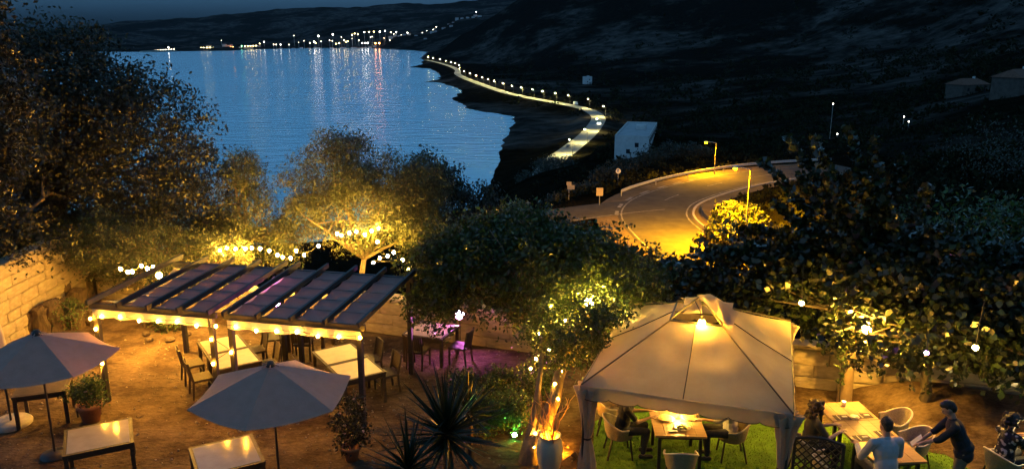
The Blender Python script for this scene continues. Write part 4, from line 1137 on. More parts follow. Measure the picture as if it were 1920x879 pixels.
# hanging fringe of leaves over the long table
V_all = []; F_all = []; nv = 0; b = MB()
for i in range(34):
    x = g.uniform(6.7, 11.2); y = 14.75 - (x - 6.7) * .2 + g.uniform(-.4, .3); z0 = g.uniform(1.75, 2.2); L = g.uniform(.35, .85)
    root = np.array([x, y, z0]) - base; tip = root + np.array([g.uniform(-.35, .25), g.uniform(-.3, .2), -L * .8])
    b.tube([root, (root + tip) / 2 + np.array([0, 0, .06]), tip], [.008, .006, .003], 4)
    n = 26; s = g.random((n, 1)); V, Fq = leaf_quads(root + (tip - root) * s + g.normal(size=(n, 3)) * .045, .105, 600 + i, .62, -.8); V_all.append(V); F_all.append(Fq + nv); nv += len(V)
b.build('branch', bark_dark, ml)
link('fringe_leaves', np_mesh('fringe_leaves', np.concatenate(V_all), np.concatenate(F_all), leaf_mulb), ml)
# ivy-clad post left of it
q = at(1582, 757, 0)
t = thing('ivy_post', 'stout plastered post with an ivy spray beside the long table', 'post', (q[0], q[1], 0))
MB().lathe([(.16, 0), (.15, .5), (.13, 1.2), (.10, 1.9), (0, 1.95)], 12).build('post', mat('ivy_post_plaster', (.20, .14, .08), .9, (.3, .22, .13), 5, .6, 14), t, True)
P = np.stack([g.normal(-.18, .06, 160), g.normal(-.12, .06, 160), g.uniform(.5, 1.8, 160)], -1); V, Fq = leaf_quads(P, .10, 8, .6, -.5); link('ivy', np_mesh('ivy', V, Fq, leaf_green), t)
b = MB(); b.tube([(-.14, -.1, .0), (-.2, -.13, .9), (-.16, -.1, 1.8)], .012, 5); b.build('stem', bark_dark, t)

# far right and roadside bushes, each its own
def bush(label, px, py, D, w, h, lm_, seed, leaf=.35, n=60, group='roadside bushes'):
    q = atd(px, py, D); z = tz(q[0], q[1])
    return tree('bush', label, (q[0], q[1], z), [(q[0], q[1], z + h * .5, w, w * .8, h * .55), (q[0] + w * .5, q[1], z + h * .35, w * .6, w * .6, h * .4)], n, 34, w * .14, leaf, lm_, bark_dark, .06, nlimb=7, seed=seed, shell=.3, cat='bush', group=group, twigs=False)
bush('orange-lit bush under the street lamp at the hairpin', 1385, 402, 90, 3.1, 4.2, leaf_olive, 201, .42, 130)
bush('dark bush left of the lit bush inside the bend', 1352, 452, 82, 2.2, 3.2, leaf_dark, 202, .4, 90)
bush('dark thicket hiding the near end of the coast road', 1040, 318, 330, 9, 6, leaf_dark, 204, .8, 120)
bush('dark thicket on the beach slope beside the coast road', 1005, 335, 300, 8, 5, leaf_dark, 205, .8, 100)
bush('dark bush right of the hairpin street lamp', 1440, 440, 78, 3.4, 4.5, leaf_dark, 203, .4, 110)
for i, (px, py, D, w, h) in enumerate(((1170, 332, 170, 4, 3), (1215, 325, 175, 4.5, 4), (1260, 318, 180, 4, 3.5), (1300, 312, 175, 3.6, 3), (1135, 340, 160, 3, 3), (1095, 352, 150, 3, 2.5), (1050, 360, 145, 3.2, 2.6), (1010, 372, 140, 3.2, 3))):
    bush(f'dark bush on the slope beyond the guardrail, {["first","second","third","fourth","fifth","sixth","seventh","eighth"][i]} of the row', px, py, D, w, h, leaf_dark, 210 + i, .5, 60)
for i, (px, py, D, w, h) in enumerate(((1420, 500, 60, 3.2, 4.5), (1500, 470, 55, 3.2, 4.5), (1240, 550, 40, 2.2, 1.1), (1290, 565, 34, 2.0, .9), (1150, 545, 45, 2.6, 1.6), (1640, 400, 70, 5, 5), (1760, 420, 60, 5, 5), (1880, 420, 45, 4, 4.5), (1900, 350, 90, 6, 5), (1100, 500, 60, 3.5, 3.5), (1020, 480, 70, 4, 4), (940, 450, 75, 4, 4.5))):
    bush(f'dark bush on the slope below the terrace, {["first","second","third","fourth","fifth","sixth","seventh","eighth","ninth","tenth","eleventh","twelfth"][i]} counted by nearness to the tent', px, py, D, w, h, (leaf_dark, leaf_carob)[i % 2], 230 + i, .3, 90)

# scrub over the hillside
N = 5200; thr = np.radians(g.uniform(-2, 40, N)); rr = np.exp(g.uniform(math.log(60), math.log(1900), N)); X = rr * np.sin(thr); Y = rr * np.cos(thr)
Pq = np.stack([X, Y], -1); ok = ~inside(Pq, coast); dcoast, _ = poly_dist(Pq, coast, True); ok &= dcoast > 45
for line in (hairpin, sideroad, croad):
    dr, _ = poly_dist(Pq, line[:, :2]); ok &= dr > 9
ok &= vnoise(X / 45, Y / 45, 77) + .25 * g.normal(size=N) > -.12
X, Y, rr = X[ok], Y[ok], rr[ok]; Z = terrain_z(X, Y); size = np.clip(rr * .006, .9, 4.5) * g.uniform(.5, 1.5, len(X))
nl = 26; P = np.repeat(np.stack([X, Y, Z + size * .35], -1), nl, 0) + g.normal(size=(len(X) * nl, 3)) * np.repeat(size, nl)[:, None] * np.array([.5, .5, .33])
sz = np.repeat(size, nl)[:, None]
V, Fq = leaf_quads(P, 1.0, 91, .7); V = (V.reshape(-1, 4, 3) - P[:, None]) * sz[:, None] * .55 + P[:, None]
tag(link('scrub', np_mesh('scrub', V.reshape(-1, 3), Fq, mat('scrub_leaf', (.008, .010, .004), .9, (.018, .018, .008), .3, island=.5, spec=.03))), 'low dark scrub scattered over the hillside', 'scrub', kind='stuff')

# ------------------------------------------------------------------ yucca: each sword leaf its own part
yucca_m = mat('yucca_leaf', (.012, .020, .008), .38, (.028, .042, .016), 3, .1, 20)
def sword(L, w, droop, fold):
    V = []; n = 6
    for i in range(n + 1):
        t_ = i / n; ww = w * (.55 + .45 * math.sin(math.pi * min(1, t_ * 1.6 + .1))) * (1 - t_ ** 3) + .001; z = -droop * t_ * t_
        V += [(t_ * L, -ww / 2, z + fold * ww), (t_ * L, 0, z), (t_ * L, ww / 2, z + fold * ww)]
    Fq = [(i * 3 + k_, i * 3 + k_ + 1, i * 3 + 4 + k_, i * 3 + 3 + k_) for i in range(n) for k_ in range(2)]
    return MB().add(V, Fq).mesh('leaf', yucca_m)
swords = [sword(1.1, .085, .04, .35), sword(1.0, .09, .10, .3), sword(1.15, .08, .0, .4), sword(.95, .085, .16, .3)]
def yucca(label, base, heads, seed):
    q = random.Random(seed); t = thing('yucca', label, 'plant', base, 0, 'spiky yuccas in the foreground')
    for hx, hy, hz, s, n in heads:
        MB().tube([(0, 0, 0), (hx * .7, hy * .7, hz * .5), (hx, hy, hz)], [.09, .075, .06], 7).build('trunk', bark_dark, t)
        for k_ in range(n):
            az = k_ * 2.39996 + q.uniform(-.2, .2); el = R(86 - 118 * (k_ / n) ** .85 + q.uniform(-8, 8))
            sc = s * q.uniform(.85, 1.1)
            link('leaf', swords[k_ % 4], t, (hx + .03 * math.cos(az), hy + .03 * math.sin(az), hz + .12 - .3 * k_ / n), Euler((q.uniform(-.5, .5), -el, az), 'XYZ'), (sc, sc, sc))
    return t
yc = atd(838, 812, 12.1)
yucca('big dark yucca with sword leaves in the centre foreground', (yc[0], yc[1], 0), [(0, 0, yc[2], 1.0, 90)], 1)
yc2 = atd(765, 872, 11.4); yucca('lower dark yucca at the bottom edge left of the big one', (yc2[0], yc2[1], 0), [(0, 0, yc2[2] - .1, .85, 56)], 2)
yc3 = atd(880, 770, 13.6); yucca('smaller dark yucca half hidden behind the big one', (yc3[0], yc3[1], 0), [(0, 0, yc3[2], .7, 46)], 3)

# ------------------------------------------------------------------ pots
def pot(label, px, py, h, r, plant_h, plant_w, lm_, flowers, seed):
    p = at(px, py, 0); t = thing('potted_plant', label, 'potted plant', p, 0, 'potted plants')
    MB().lathe([(0, 0), (r * .68, 0), (r * .95, h * .82), (r * 1.08, h * .84), (r * 1.1, h), (r * .95, h), (r * .9, h * .86), (0, h * .86)], 18).build('pot', terracotta, t, True)
    C, P = crown_points([(0, 0, h + plant_h * .45, plant_w, plant_w, plant_h * .5), (.1, 0, h + plant_h * .85, plant_w * .6, plant_w * .6, plant_h * .3)], 60, 34, .09, seed, .2)
    V, Fq = leaf_quads(P, .065, seed, .5); link('foliage', np_mesh('foliage', V, Fq, lm_), t)
    b = MB(); q = random.Random(seed)
    for i in range(6): limb(b, (0, 0, h * .8), tuple(C[i]), .012, .004, seed + i)
    b.build('stem', bark, t)
    fm = mat('petal_pink', (.55, .32, .30), .6, (.65, .5, .42), 6, transl=.3)
    for i in range(flowers):
        c = C[(i * 7) % len(C)] * 1.06; bb = MB()
        for k_ in range(5): a = k_ * 1.257; bb.ball((c[0] + .022 * math.cos(a), c[1] + .022 * math.sin(a), c[2]), .02, 5, 3, .012)
        bb.build('flower', fm, t)
pot('terracotta pot with a bushy plant beside the left pergola post', 172, 788, .40, .25, .55, .34, leaf_green, 5, 1)
pot('small terracotta pot with a tall pink-flowered bush by the right pergola post', 660, 862, .30, .17, 1.0, .34, leaf_dark, 12, 2)
# white vase with dry twisted branches
vp = at(1030, 884, 0); t = thing('vase', 'tall white ceramic vase holding dry twisted branches', 'vase', vp)
MB().lathe([(0, 0), (.15, 0), (.20, .12), (.245, .36), (.25, .52), (.22, .66), (.19, .70), (.205, .75), (.21, .775), (.185, .77), (.17, .70), (.16, .55), (0, .5)], 28).build('body', mat('vase_ceramic', (.55, .50, .38), .5, (.62, .57, .45), 4, .15, 10), t, True)
MB().lathe([(0, .565), (.12, .57), (.12, .55), (0, .55)], 14).build('lamp', glow('vase_lamp', (1.0, .34, .01), 260), t)
tw = thing('dry_branches', 'orange-lit dry branches standing in the white vase', 'branches', (vp[0], vp[1], .55))
for i in range(13):
    b = MB(); a = i * 2.4; q = random.Random(i); r_ = q.uniform(.2, .5); hh_ = q.uniform(.6, 1.15)
    pts = limb(b, (.05 * math.cos(a), .05 * math.sin(a), 0), (r_ * math.cos(a), r_ * math.sin(a) * .6, hh_), .014, .004, i + 40, .25, 8)
    for k_ in (3, 5): limb(b, pts[k_], pts[k_] + Vector((q.uniform(-.22, .22), q.uniform(-.15, .15), q.uniform(.1, .3))), .008, .003, i * 5 + k_, .3)
    b.build('twig', mat('dry_twig', (.32, .17, .07), .8, (.45, .26, .12), 9), tw)

# ------------------------------------------------------------------ lights in the olives
def tl(pxs, D): return [tuple(atd(px, py, D + .25 * math.sin(i * 2.1))) for i, (px, py) in enumerate(pxs)]
string_lights('string_light', 'row of warm bulbs strung in the left olive', tl([(412, 470), (425, 465), (442, 467), (460, 466), (472, 465), (488, 466), (505, 470)], 23.6), tbulb_me)
string_lights('string_light', 'warm bulbs low in the branches between the two olives', tl([(520, 478), (530, 482), (545, 484), (555, 470), (570, 478), (597, 461)], 23.8), tbulb_me)
string_lights('string_light', 'warm bulbs strung across the middle of the broad olive', tl([(632, 438), (640, 441), (655, 437), (668, 434), (684, 440), (697, 433), (710, 428)], 24.0), tbulb_me)
string_lights('string_light', 'warm bulbs hanging on the right side of the broad olive', tl([(708, 453), (738, 473), (727, 480), (712, 484), (700, 492), (755, 487), (765, 505)], 23.8), tbulb_me)
string_lights('string_light', 'warm bulbs in the low olive beside the lit wall', tl([(226, 504), (240, 510), (248, 509), (265, 498), (276, 503), (287, 501), (298, 517)], 21.6), tbulb_me)
string_lights('string_light', 'small bulbs trailing in the carob left of the tent', [tuple(atd(px, py, 15.8)) for px, py in ((1033, 573), (1060, 600), (1010, 625), (1030, 655), (995, 690), (1005, 672))], bulb_mesh('bulb', .022, glow('small_bulb', (1, .55, .08), 330)))
# ------------------------------------------------------------------ people: overlapping tapered solids fused into one skin
def capsule(b, p0, p1, r0, r1, n=10):
    p0 = Vector(tuple(map(float, p0))); p1 = Vector(tuple(map(float, p1))); d = (p1 - p0)
    if d.length < 1e-5: d = Vector((0, 0, 1e-4))
    u = d.normalized(); pts = []; rs = []
    for k_ in (-.98, -.7, -.35): pts.append(p0 + u * r0 * k_); rs.append(r0 * math.sqrt(1 - k_ * k_))
    pts.append(p0); rs.append(r0); pts.append(p1); rs.append(r1)
    for k_ in (.35, .7, .98): pts.append(p1 + u * r1 * k_); rs.append(r1 * math.sqrt(1 - k_ * k_))
    b.tube(pts, rs, n)
def ellip(b, c, r, rot=None):
    m0 = b.m; b.m = m0 @ Matrix.Translation(c) @ (Euler(rot).to_matrix().to_4x4() if rot else Matrix.Identity(4)) @ Matrix.Diagonal((*r, 1))
    b.ball((0, 0, 0), 1, 14, 9); b.m = m0
def fuse(b, name, m, parent, voxel, smooth=6):
    me = b.mesh(name, m); tmp = bpy.data.objects.new(name + '_src', me); COL.objects.link(tmp)
    md = tmp.modifiers.new('r', 'REMESH'); md.mode = 'VOXEL'; md.voxel_size = voxel
    ms = tmp.modifiers.new('s', 'SMOOTH'); ms.iterations = smooth; ms.factor = .5
    dg = bpy.context.evaluated_depsgraph_get(); out = bpy.data.meshes.new_from_object(tmp.evaluated_get(dg))
    bpy.data.objects.remove(tmp); bpy.data.meshes.remove(me)
    out.name = name; out.materials.clear(); out.materials.append(m)
    out.polygons.foreach_set('use_smooth', [True] * len(out.polygons))
    return link(name, out, parent)
def elbow(s, w, l1, l2, pole):
    s, w, pole = Vector(s), Vector(w), Vector(pole); d = w - s; L = min(d.length, (l1 + l2) * .995); u = d.normalized()
    a = (l1 * l1 - l2 * l2 + L * L) / (2 * L); h = math.sqrt(max(0, l1 * l1 - a * a)); q = pole - u * pole.dot(u); q.normalize()
    return s + u * a + q * h
skin_m = mat('skin', (.42, .25, .17), .5, (.48, .29, .20), 12, .05, 60)
hair_black = mat('hair_black', (.012, .010, .008), .5, (.03, .024, .018), 30, .8, 60, stretch=(1, 1, .3))
hair_brown = mat('hair_brown', (.035, .02, .012), .55, (.075, .045, .025), 30, .9, 60)
def hand(b, w, d, palm_n, side, curl=.5, s=1.0):
    """palm and five fingers from wrist w along d; palm_n = direction the palm faces"""
    d = Vector(d).normalized(); n = Vector(palm_n); n = (n - d * n.dot(d)).normalized(); x = d.cross(n) * side       # x towards the thumb
    w = Vector(w)
    for t_, k_ in ((-.024, .07), (-.008, .085), (.010, .088), (.026, .08)):      # palm rays
        capsule(b, w + x * t_ * .7, w + d * k_ * s + x * t_ * s, .016, .0135, 8)
    for t_, L, base in ((.030, .068, .08), (.010, .076, .088), (-.010, .070, .085), (-.028, .055, .07)):
        p = w + d * base * s + x * t_ * s; dd = (d * math.cos(curl * .6) + n * math.sin(curl * .6)).normalized(); p1 = p + dd * L * .5 * s
        d2 = (d * math.cos(curl * 1.5) + n * math.sin(curl * 1.5)).normalized(); capsule(b, p, p1, .0105, .0095, 8); capsule(b, p1, p1 + d2 * L * .5 * s, .0095, .008, 8)
    p = w + d * .022 + x * .028; p1 = p + (x * .75 + d * .6 + n * .25).normalized() * .042; capsule(b, p, p1, .013, .011, 8); capsule(b, p1, p1 + (d * .9 + n * .4 + x * .15).normalized() * .032, .0105, .009, 8)
def person(label, loc, rz, shirt, trousers, hair, hair_kind, pose, wr_l, wr_r, lean=0.0, head_turn=0.0, head_pitch=0.1, sleeve='long', scale=1.06, female=False, shoes=None, extra=None):
    t = thing('person', label, 'person', loc, rz); t.scale = (scale, scale, scale)
    sw = .165 if female else .19
    if pose == 'sit':
        pel = Vector((0, -.02, .52)); hips = [Vector((-.09, .02, .52)), Vector((.09, .02, .52))]
        knees = [Vector((-.13, .42, .53)), Vector((.13, .42, .53))]; ank = [Vector((-.12, .40, .09)), Vector((.13, .36, .09))]
    else:
        pel = Vector((0, -.06, .95)); hips = [Vector((-.09, -.05, .93)), Vector((.09, -.05, .93))]
        knees = [Vector((-.10, .03, .50)), Vector((.11, -.04, .50))]; ank = [Vector((-.10, .0, .09)), Vector((.12, -.12, .09))]
    ax = lambda h, f=0.0: pel + Vector((0, math.sin(lean) * h + f * math.cos(lean), math.cos(lean) * h - f * math.sin(lean)))
    waist, chest, sh, neck = ax(.16), ax(.34, .01), ax(.47), ax(.53)
    hc = neck + Vector((0, math.sin(lean * .6) * .15 + .035, math.cos(lean * .6) * .15))
    shl = [sh + Vector((-sw, 0, -.01)), sh + Vector((sw, 0, -.01))]; wr = [Vector(wr_l), Vector(wr_r)]
    el = [elbow(shl[k_], wr[k_], .29, .26, ((-.5, .5)[k_], -.4, -1)) for k_ in (0, 1)]
    for k_ in (0, 1):
        d = wr[k_] - el[k_]
        if d.length > .27: wr[k_] = el[k_] + d.normalized() * .262
    b = MB()
    ellip(b, chest, (sw * .82, .10, .19), (-lean, 0, 0)); ellip(b, waist, (.13, .10, .16), (-lean, 0, 0)); ellip(b, pel, (.15, .12, .12))
    capsule(b, shl[0], shl[1], .05, .05); capsule(b, sh, neck + Vector((0, .02, .06)), .055, .05)
    HM = Matrix.Translation(hc) @ Euler((-head_pitch, 0, head_turn)).to_matrix().to_4x4(); m0 = b.m; b.m = HM
    ellip(b, (0, -.01, .02), (.075, .095, .105)); ellip(b, (0, .03, -.045), (.056, .062, .075)); ellip(b, (0, .055, -.085), (.03, .03, .028))
    capsule(b, (0, .085, .015), (0, .105, -.025), .009, .014); ellip(b, (0, .083, -.058), (.024, .014, .012))
    for sx in (-1, 1):
        ellip(b, (sx * .076, -.005, -.005), (.010, .02, .032)); ellip(b, (sx * .03, .078, .03), (.02, .012, .01))
    b.m = m0
    for k_ in (0, 1):
        capsule(b, shl[k_], el[k_], .046, .038); capsule(b, el[k_], wr[k_], .037, .025)
        hand(b, wr[k_], wr[k_] - el[k_], (0, 0, -1), (-1, 1)[k_] * -1)
        capsule(b, hips[k_], knees[k_], .075, .052); capsule(b, knees[k_], ank[k_], .05, .035)
        capsule(b, ank[k_] + Vector((0, -.03, -.05)), ank[k_] + Vector((0, .14, -.06)), .035, .028)
    body = fuse(b, 'body', skin_m, t, .0085, 4)
    for sx in (-1, 1):
        e_ = MB(); e_.m = HM; ellip(e_, (sx * .031, .083, .012), (.011, .007, .007)); e_.build('eye', mat('eye_dark', (.02, .015, .012), .2), body, True)
    # clothes
    c = MB(); th_ = .016
    ellip(c, chest, (sw * .86 + th_, .115 + th_, .20), (-lean, 0, 0)); ellip(c, waist, (.145 + th_, .115 + th_, .17), (-lean, 0, 0)); ellip(c, pel + Vector((0, 0, .06)), (.165 + th_, .135, .10), (-lean, 0, 0))
    capsule(c, shl[0], shl[1], .062, .062); capsule(c, sh + Vector((0, 0, .0)), sh + (neck - sh) * .75, .07, .058)
    for k_ in (0, 1):
        if sleeve == 'long': capsule(c, shl[k_], el[k_], .062, .052); capsule(c, el[k_], el[k_] + (wr[k_] - el[k_]) * .9, .05, .038)
        elif sleeve == 'rolled': capsule(c, shl[k_], el[k_], .062, .054); capsule(c, el[k_], el[k_] + (wr[k_] - el[k_]) * .2, .052, .05)
        else: capsule(c, shl[k_], shl[k_] + (el[k_] - shl[k_]) * .7, .062, .057)
    if pose == 'stand': capsule(c, pel + Vector((-.06, 0, -.04)), pel + Vector((.06, 0, -.04)), .13, .13)
    fuse(c, 'shirt', shirt, t, .011, 5)
    c = MB()
    ellip(c, pel, (.165, .13, .12))
    for k_ in (0, 1): capsule(c, hips[k_], knees[k_], .092, .066); capsule(c, knees[k_], ank[k_] + Vector((0, 0, .03)), .064, .05)
    fuse(c, 'trousers', trousers, t, .012, 4)
    for k_ in (0, 1):
        s_ = MB(); capsule(s_, ank[k_] + Vector((0, -.04, -.055)), ank[k_] + Vector((0, .15, -.06)), .044, .036); s_.build('shoe', shoes or dark_metal, t, True)
    h = MB(); h.m = HM; q = random.Random(len(label))
    if hair_kind == 'short':
        ellip(h, (0, -.025, .035), (.082, .095, .10)); ellip(h, (0, -.055, -.01), (.07, .06, .085)); ellip(h, (0, .04, .085), (.06, .045, .04))
    elif hair_kind == 'crop':
        ellip(h, (0, -.025, .04), (.079, .090, .092)); ellip(h, (0, -.055, 0), (.066, .055, .075))
    else:
        ellip(h, (0, -.03, .03), (.10, .11, .115))
        for i in range(46):
            a = q.uniform(0, 6.28); zz = q.uniform(-.16, .12); rr = .10 + .02 * q.random(); yy = math.sin(a) * rr - .03
            if yy > .045 and zz < .06: continue
            ellip(h, (math.cos(a) * rr * (1 if zz < .08 else .7), yy, zz), (q.uniform(.022, .038),) * 3)
    fuse(h, 'hair', hair, t, .009, 2)
    return t
cl_black = mat('black_cotton', (.012, .012, .013), .9, (.02, .02, .022), 20, .3, 50)
cl_blue = mat('light_blue_cotton', (.44, .44, .45), .85, (.52, .52, .53), 6, .35, 18)
cl_pale = mat('pale_linen', (.45, .40, .34), .85, (.56, .51, .44), 14, .3, 22, stretch=(6, 1, 1))
cl_jacket = mat('dark_navy_jacket', (.010, .011, .014), .8, (.02, .021, .026), 14, .3, 30)
cl_olive = mat('dark_olive_top', (.05, .05, .03), .85, (.08, .075, .045), 14, .3, 30)
cl_denim = mat('dark_denim', (.03, .035, .05), .9, (.05, .055, .075), 20, .3, 40)
def floral():
    m = bpy.data.materials.new('floral_print'); n, l, p = nodes_of(m); tc = n.new('ShaderNodeTexCoord')
    v = n.new('ShaderNodeTexVoronoi'); v.inputs['Scale'].default_value = 15; l.new(tc.outputs['Object'], v.inputs['Vector'])
    nz = n.new('ShaderNodeTexNoise'); nz.inputs['Scale'].default_value = 22; l.new(tc.outputs['Object'], nz.inputs['Vector'])
    ad = n.new('ShaderNodeMath'); ad.operation = 'MULTIPLY'; l.new(v.outputs['Distance'], ad.inputs[0]); l.new(nz.outputs['Fac'], ad.inputs[1])
    c = n.new('ShaderNodeValToRGB'); e = c.color_ramp.elements; e[0].position = .14; e[1].position = .20; e[0].color = (.5, .46, .38, 1); e[1].color = (.012, .012, .014, 1)
    l.new(ad.outputs[0], c.inputs[0]); l.new(c.outputs[0], p.inputs['Base Color']); p.inputs['Roughness'].default_value = .8; return m
person('person in a black shirt seated at the left of the tent table', (2.14, 13.84, .05), R(-90), cl_black, cl_denim, hair_black, 'short', 'sit', (-.16, .47, .80), (.12, .46, .80), lean=.12, sleeve='short')
person('person in a pale striped shirt seated at the right of the tent table', (4.16, 13.74, .05), R(88), cl_pale, cl_denim, hair_brown, 'crop', 'sit', (-.12, .50, .80), (.15, .48, .80), lean=.08, sleeve='rolled')
person('curly haired woman in a dark top seated left of the long table', (5.48, 13.12, .05), R(-80), cl_olive, cl_black, hair_brown, 'curly', 'sit', (-.12, .44, .80), (.14, .40, .80), lean=.06, female=True, sleeve='short', scale=1.12)
person('man in a light blue shirt seated with his back to us', (6.34, 12.02, .05), R(6), cl_blue, cl_denim, hair_brown, 'crop', 'sit', (-.20, .40, .76), (.20, .40, .76), lean=.16, scale=1.26)
WP = (7.58, 12.08, .05)
person('waiter in a dark jacket standing and leaning over the long table', WP, R(70), cl_jacket, mat('khaki_cotton', (.16, .13, .08), .9, (.22, .18, .11), 10, .3, 30), hair_black, 'short', 'stand', (-.10, .52, 1.02), (.09, .50, .98), lean=.40, head_pitch=.65, sleeve='rolled', scale=1.14)
person('woman in a black and white floral blouse seated at the right edge', (8.74, 12.61, .05), R(-72), floral(), cl_black, hair_black, 'curly', 'sit', (-.12, .44, .82), (.14, .44, .82), lean=.05, female=True, sleeve='rolled', scale=1.12)
b = MB(); b.box((0, 0, 0), (.16, .012, .22)); tag(b.build('order_pad', napkin_m, loc=(WP[0] - .66 * math.sin(R(70)), WP[1] + .66 * math.cos(R(70)), 1.19), rot=(.7, 0, R(70))), 'cream order pad held in the hands of the waiter', 'pad')
# ------------------------------------------------------------------ roadside: lamps, rails, signs
steel = mat('galvanised_steel', (.32, .32, .30), .45, (.42, .41, .38), 4, .1, 12, metal=.6)
concrete = mat('concrete', (.26, .24, .20), .9, (.36, .33, .28), 1.5, .4, 8)
lamp_paint = mat('lamp_pole_paint', (.06, .06, .055), .7, (.09, .09, .08), 3)
def street_lamp(label, p, h, arm, col_key, col, strength, r=.16, dot=60, group='street lamps'):
    """pole, arm and a shaded head: a bright lens looks down, a small bulb shows under it"""
    t = thing('street_lamp', label, 'street lamp', p, 0, group)
    ax_, ay_ = arm
    MB().tube([(0, 0, -.3), (0, 0, h * .6), (0, 0, h)], [.12, .09, .06], 7).build('pole', lamp_paint, t)
    MB().tube([(0, 0, h), (ax_ * .5, ay_ * .5, h + .15), (ax_, ay_, h + .12)], [.05, .045, .04], 6).build('arm', steel, t)
    b = MB(); b.lathe([(0, .20), (r * 1.0, .16), (r * 1.25, .0), (r * 1.2, -.02)], 12, (ax_, ay_, h + .10)); hd = b.build('lamp_head', steel, t)
    b = MB(); b.lathe([(0, 0), (r, 0)], 12, (ax_, ay_, h + .12)); b.build('lens', glow(col_key, col, strength), hd)
    b = MB(); b.ball((ax_, ay_, h - .02), r * .62, 8, 5, r * .5); b.build('bulb', glow(col_key + '_dot', col, dot), hd, True)
    return t
base = at(1395, 474, ZR)
lp = atd(1396, 468, 84)
street_lamp('orange street lamp glowing in the bush inside the hairpin', (lp[0], lp[1], tz(lp[0], lp[1])), 9.0, (-1.4, .6), 'sodium_lamp', SODIUM, 32000, .30, 60, group='hairpin street lamps')
lp = atd(1340, 316, 133)
street_lamp('pale lamp pole standing above the guardrail of the hairpin', (lp[0], lp[1], lp[2] - 2.0), 6.2, (-1.6, .2), 'sodium_lamp_far', SODIUM, 9500, .28, 60, group='hairpin street lamps')
# guardrail along the outer side
def rail(label, name, line, o, i0, i1, h, m, post_step, beam_h, up=0.0):
    q = offset_line(line, o)[i0:i1]; org = q[0]
    t = thing(name, label, 'guardrail', org)
    b = MB(); n = len(q)
    prof = [(.0, 0), (.05, beam_h * .25), (.0, beam_h * .5), (.05, beam_h * .75), (.0, beam_h)]
    V = []
    d = np.gradient(q[:, :2], axis=0); d /= np.linalg.norm(d, axis=1)[:, None]
    for i in range(n):
        for (x, z_) in prof: V.append((q[i, 0] - org[0] + d[i, 1] * x, q[i, 1] - org[1] - d[i, 0] * x, h - beam_h + z_))
        for (x, z_) in prof[::-1]: V.append((q[i, 0] - org[0] + d[i, 1] * (x - .06), q[i, 1] - org[1] - d[i, 0] * (x - .06), h - beam_h + z_))
    k_ = len(prof) * 2
    b.add(V, [(i * k_ + j, i * k_ + (j + 1) % k_, (i + 1) * k_ + (j + 1) % k_, (i + 1) * k_ + j) for i in range(n - 1) for j in range(k_)])
    b.build('rail', m, t)
    for i in range(0, n, post_step):
        MB().box((q[i, 0] - org[0], q[i, 1] - org[1], (h - .05) / 2 - .3), (.12, .12, h + .5)).build('post', m, t)
    return t
nh = len(hairpin)
def near_idx(px, py): p = at(px, py, ZR); return int(np.argmin(((hairpin[:, :2] - p[:2]) ** 2).sum(1)))
rail('pale steel guardrail on the outside of the hairpin', 'guardrail', hairpin, -6.4, near_idx(1235, 378), nh - 1, .95, steel, 4, .42)
rail('dark low barrier on the inside of the hairpin', 'guardrail', hairpin, 6.0, near_idx(1320, 500), near_idx(1236, 384), .85, mat('dark_barrier', (.03, .028, .025), .8, (.06, .05, .04), 3), 4, .6)
# kerb of the hairpin
q = offset_line(hairpin, 4.95); b = MB(); n = len(q); V = []
d = np.gradient(q[:, :2], axis=0); d /= np.linalg.norm(d, axis=1)[:, None]
for i in range(n):
    for x, z_ in ((-.14, -.2), (-.14, .14), (.14, .14), (.14, -.2)): V.append((q[i, 0] + d[i, 1] * x, q[i, 1] - d[i, 0] * x, q[i, 2] + z_))
b.add(V, [(i * 4 + j, i * 4 + j + 1, (i + 1) * 4 + j + 1, (i + 1) * 4 + j) for i in range(n - 1) for j in range(3)])
b.build('kerb', concrete, road_obj)
def road_sign(label, px, py, D, h, w, sh, shape, face, mark=None):
    p = atd(px, py, D); z = tz(p[0], p[1]); t = thing('road_sign', label, 'sign', (p[0], p[1], z), 0, 'roadside signs')
    MB().tube([(0, 0, -.2), (0, 0, h)], .05, 6).build('post', steel, t)
    if shape == 'rect': s_ = MB().box((0, -.07, h - sh / 2), (w, .03, sh)).build('panel', face, t)
    else:
        b = MB(); b.m = Matrix.Translation((0, -.07, h - w / 2)) @ Matrix.Rotation(math.pi / 2, 4, 'X'); b.lathe([(0, .015), (w / 2, .015), (w / 2, -.015), (0, -.015)], 20); s_ = b.build('panel', face, t)
    if mark == 'arrow':
        b = MB(); b.add([(-.12, -.1, h - .62), (.02, -.1, h - .62), (.02, -.1, h - .3), (.18, -.1, h - .3), (-.05, -.1, h - .06), (-.28, -.1, h - .3), (-.12, -.1, h - .3)], [tuple(range(7))]); b.build('arrow', mat('sign_blue', (.02, .08, .3), .5), s_)
    return t
sgn_w = mat('sign_white', (.55, .54, .5), .5, (.62, .6, .56), 3); sgn_o = mat('sign_back', (.38, .3, .18), .6, (.44, .35, .22), 3)
road_sign('small rectangular sign on a post beyond the side road', 1070, 378, 140, 3.4, 1.3, .8, 'rect', sgn_o)
road_sign('narrow orange-lit sign at the mouth of the side road', 1123, 412, 105, 2.6, .9, 1.1, 'rect', sgn_o)
road_sign('white panel with an arrow by the guardrail end', 1158, 357, 138, 2.9, .9, .9, 'round', sgn_w, 'arrow')
road_sign('low sign panel half hidden in the roadside scrub', 1066, 400, 110, 2.6, .7, .5, 'rect', sgn_o)
p = atd(990, 366, 150); t = thing('utility_pole', 'pale utility pole standing at the edge of the beach slope', 'pole', (p[0], p[1], tz(p[0], p[1])))
MB().tube([(0, 0, -.3), (0, 0, 5.5)], [.16, .11], 7).build('mast', concrete, t); MB().bar((-.5, 0, 5.2), (.5, 0, 5.2), .08).build('crossarm', steel, t)

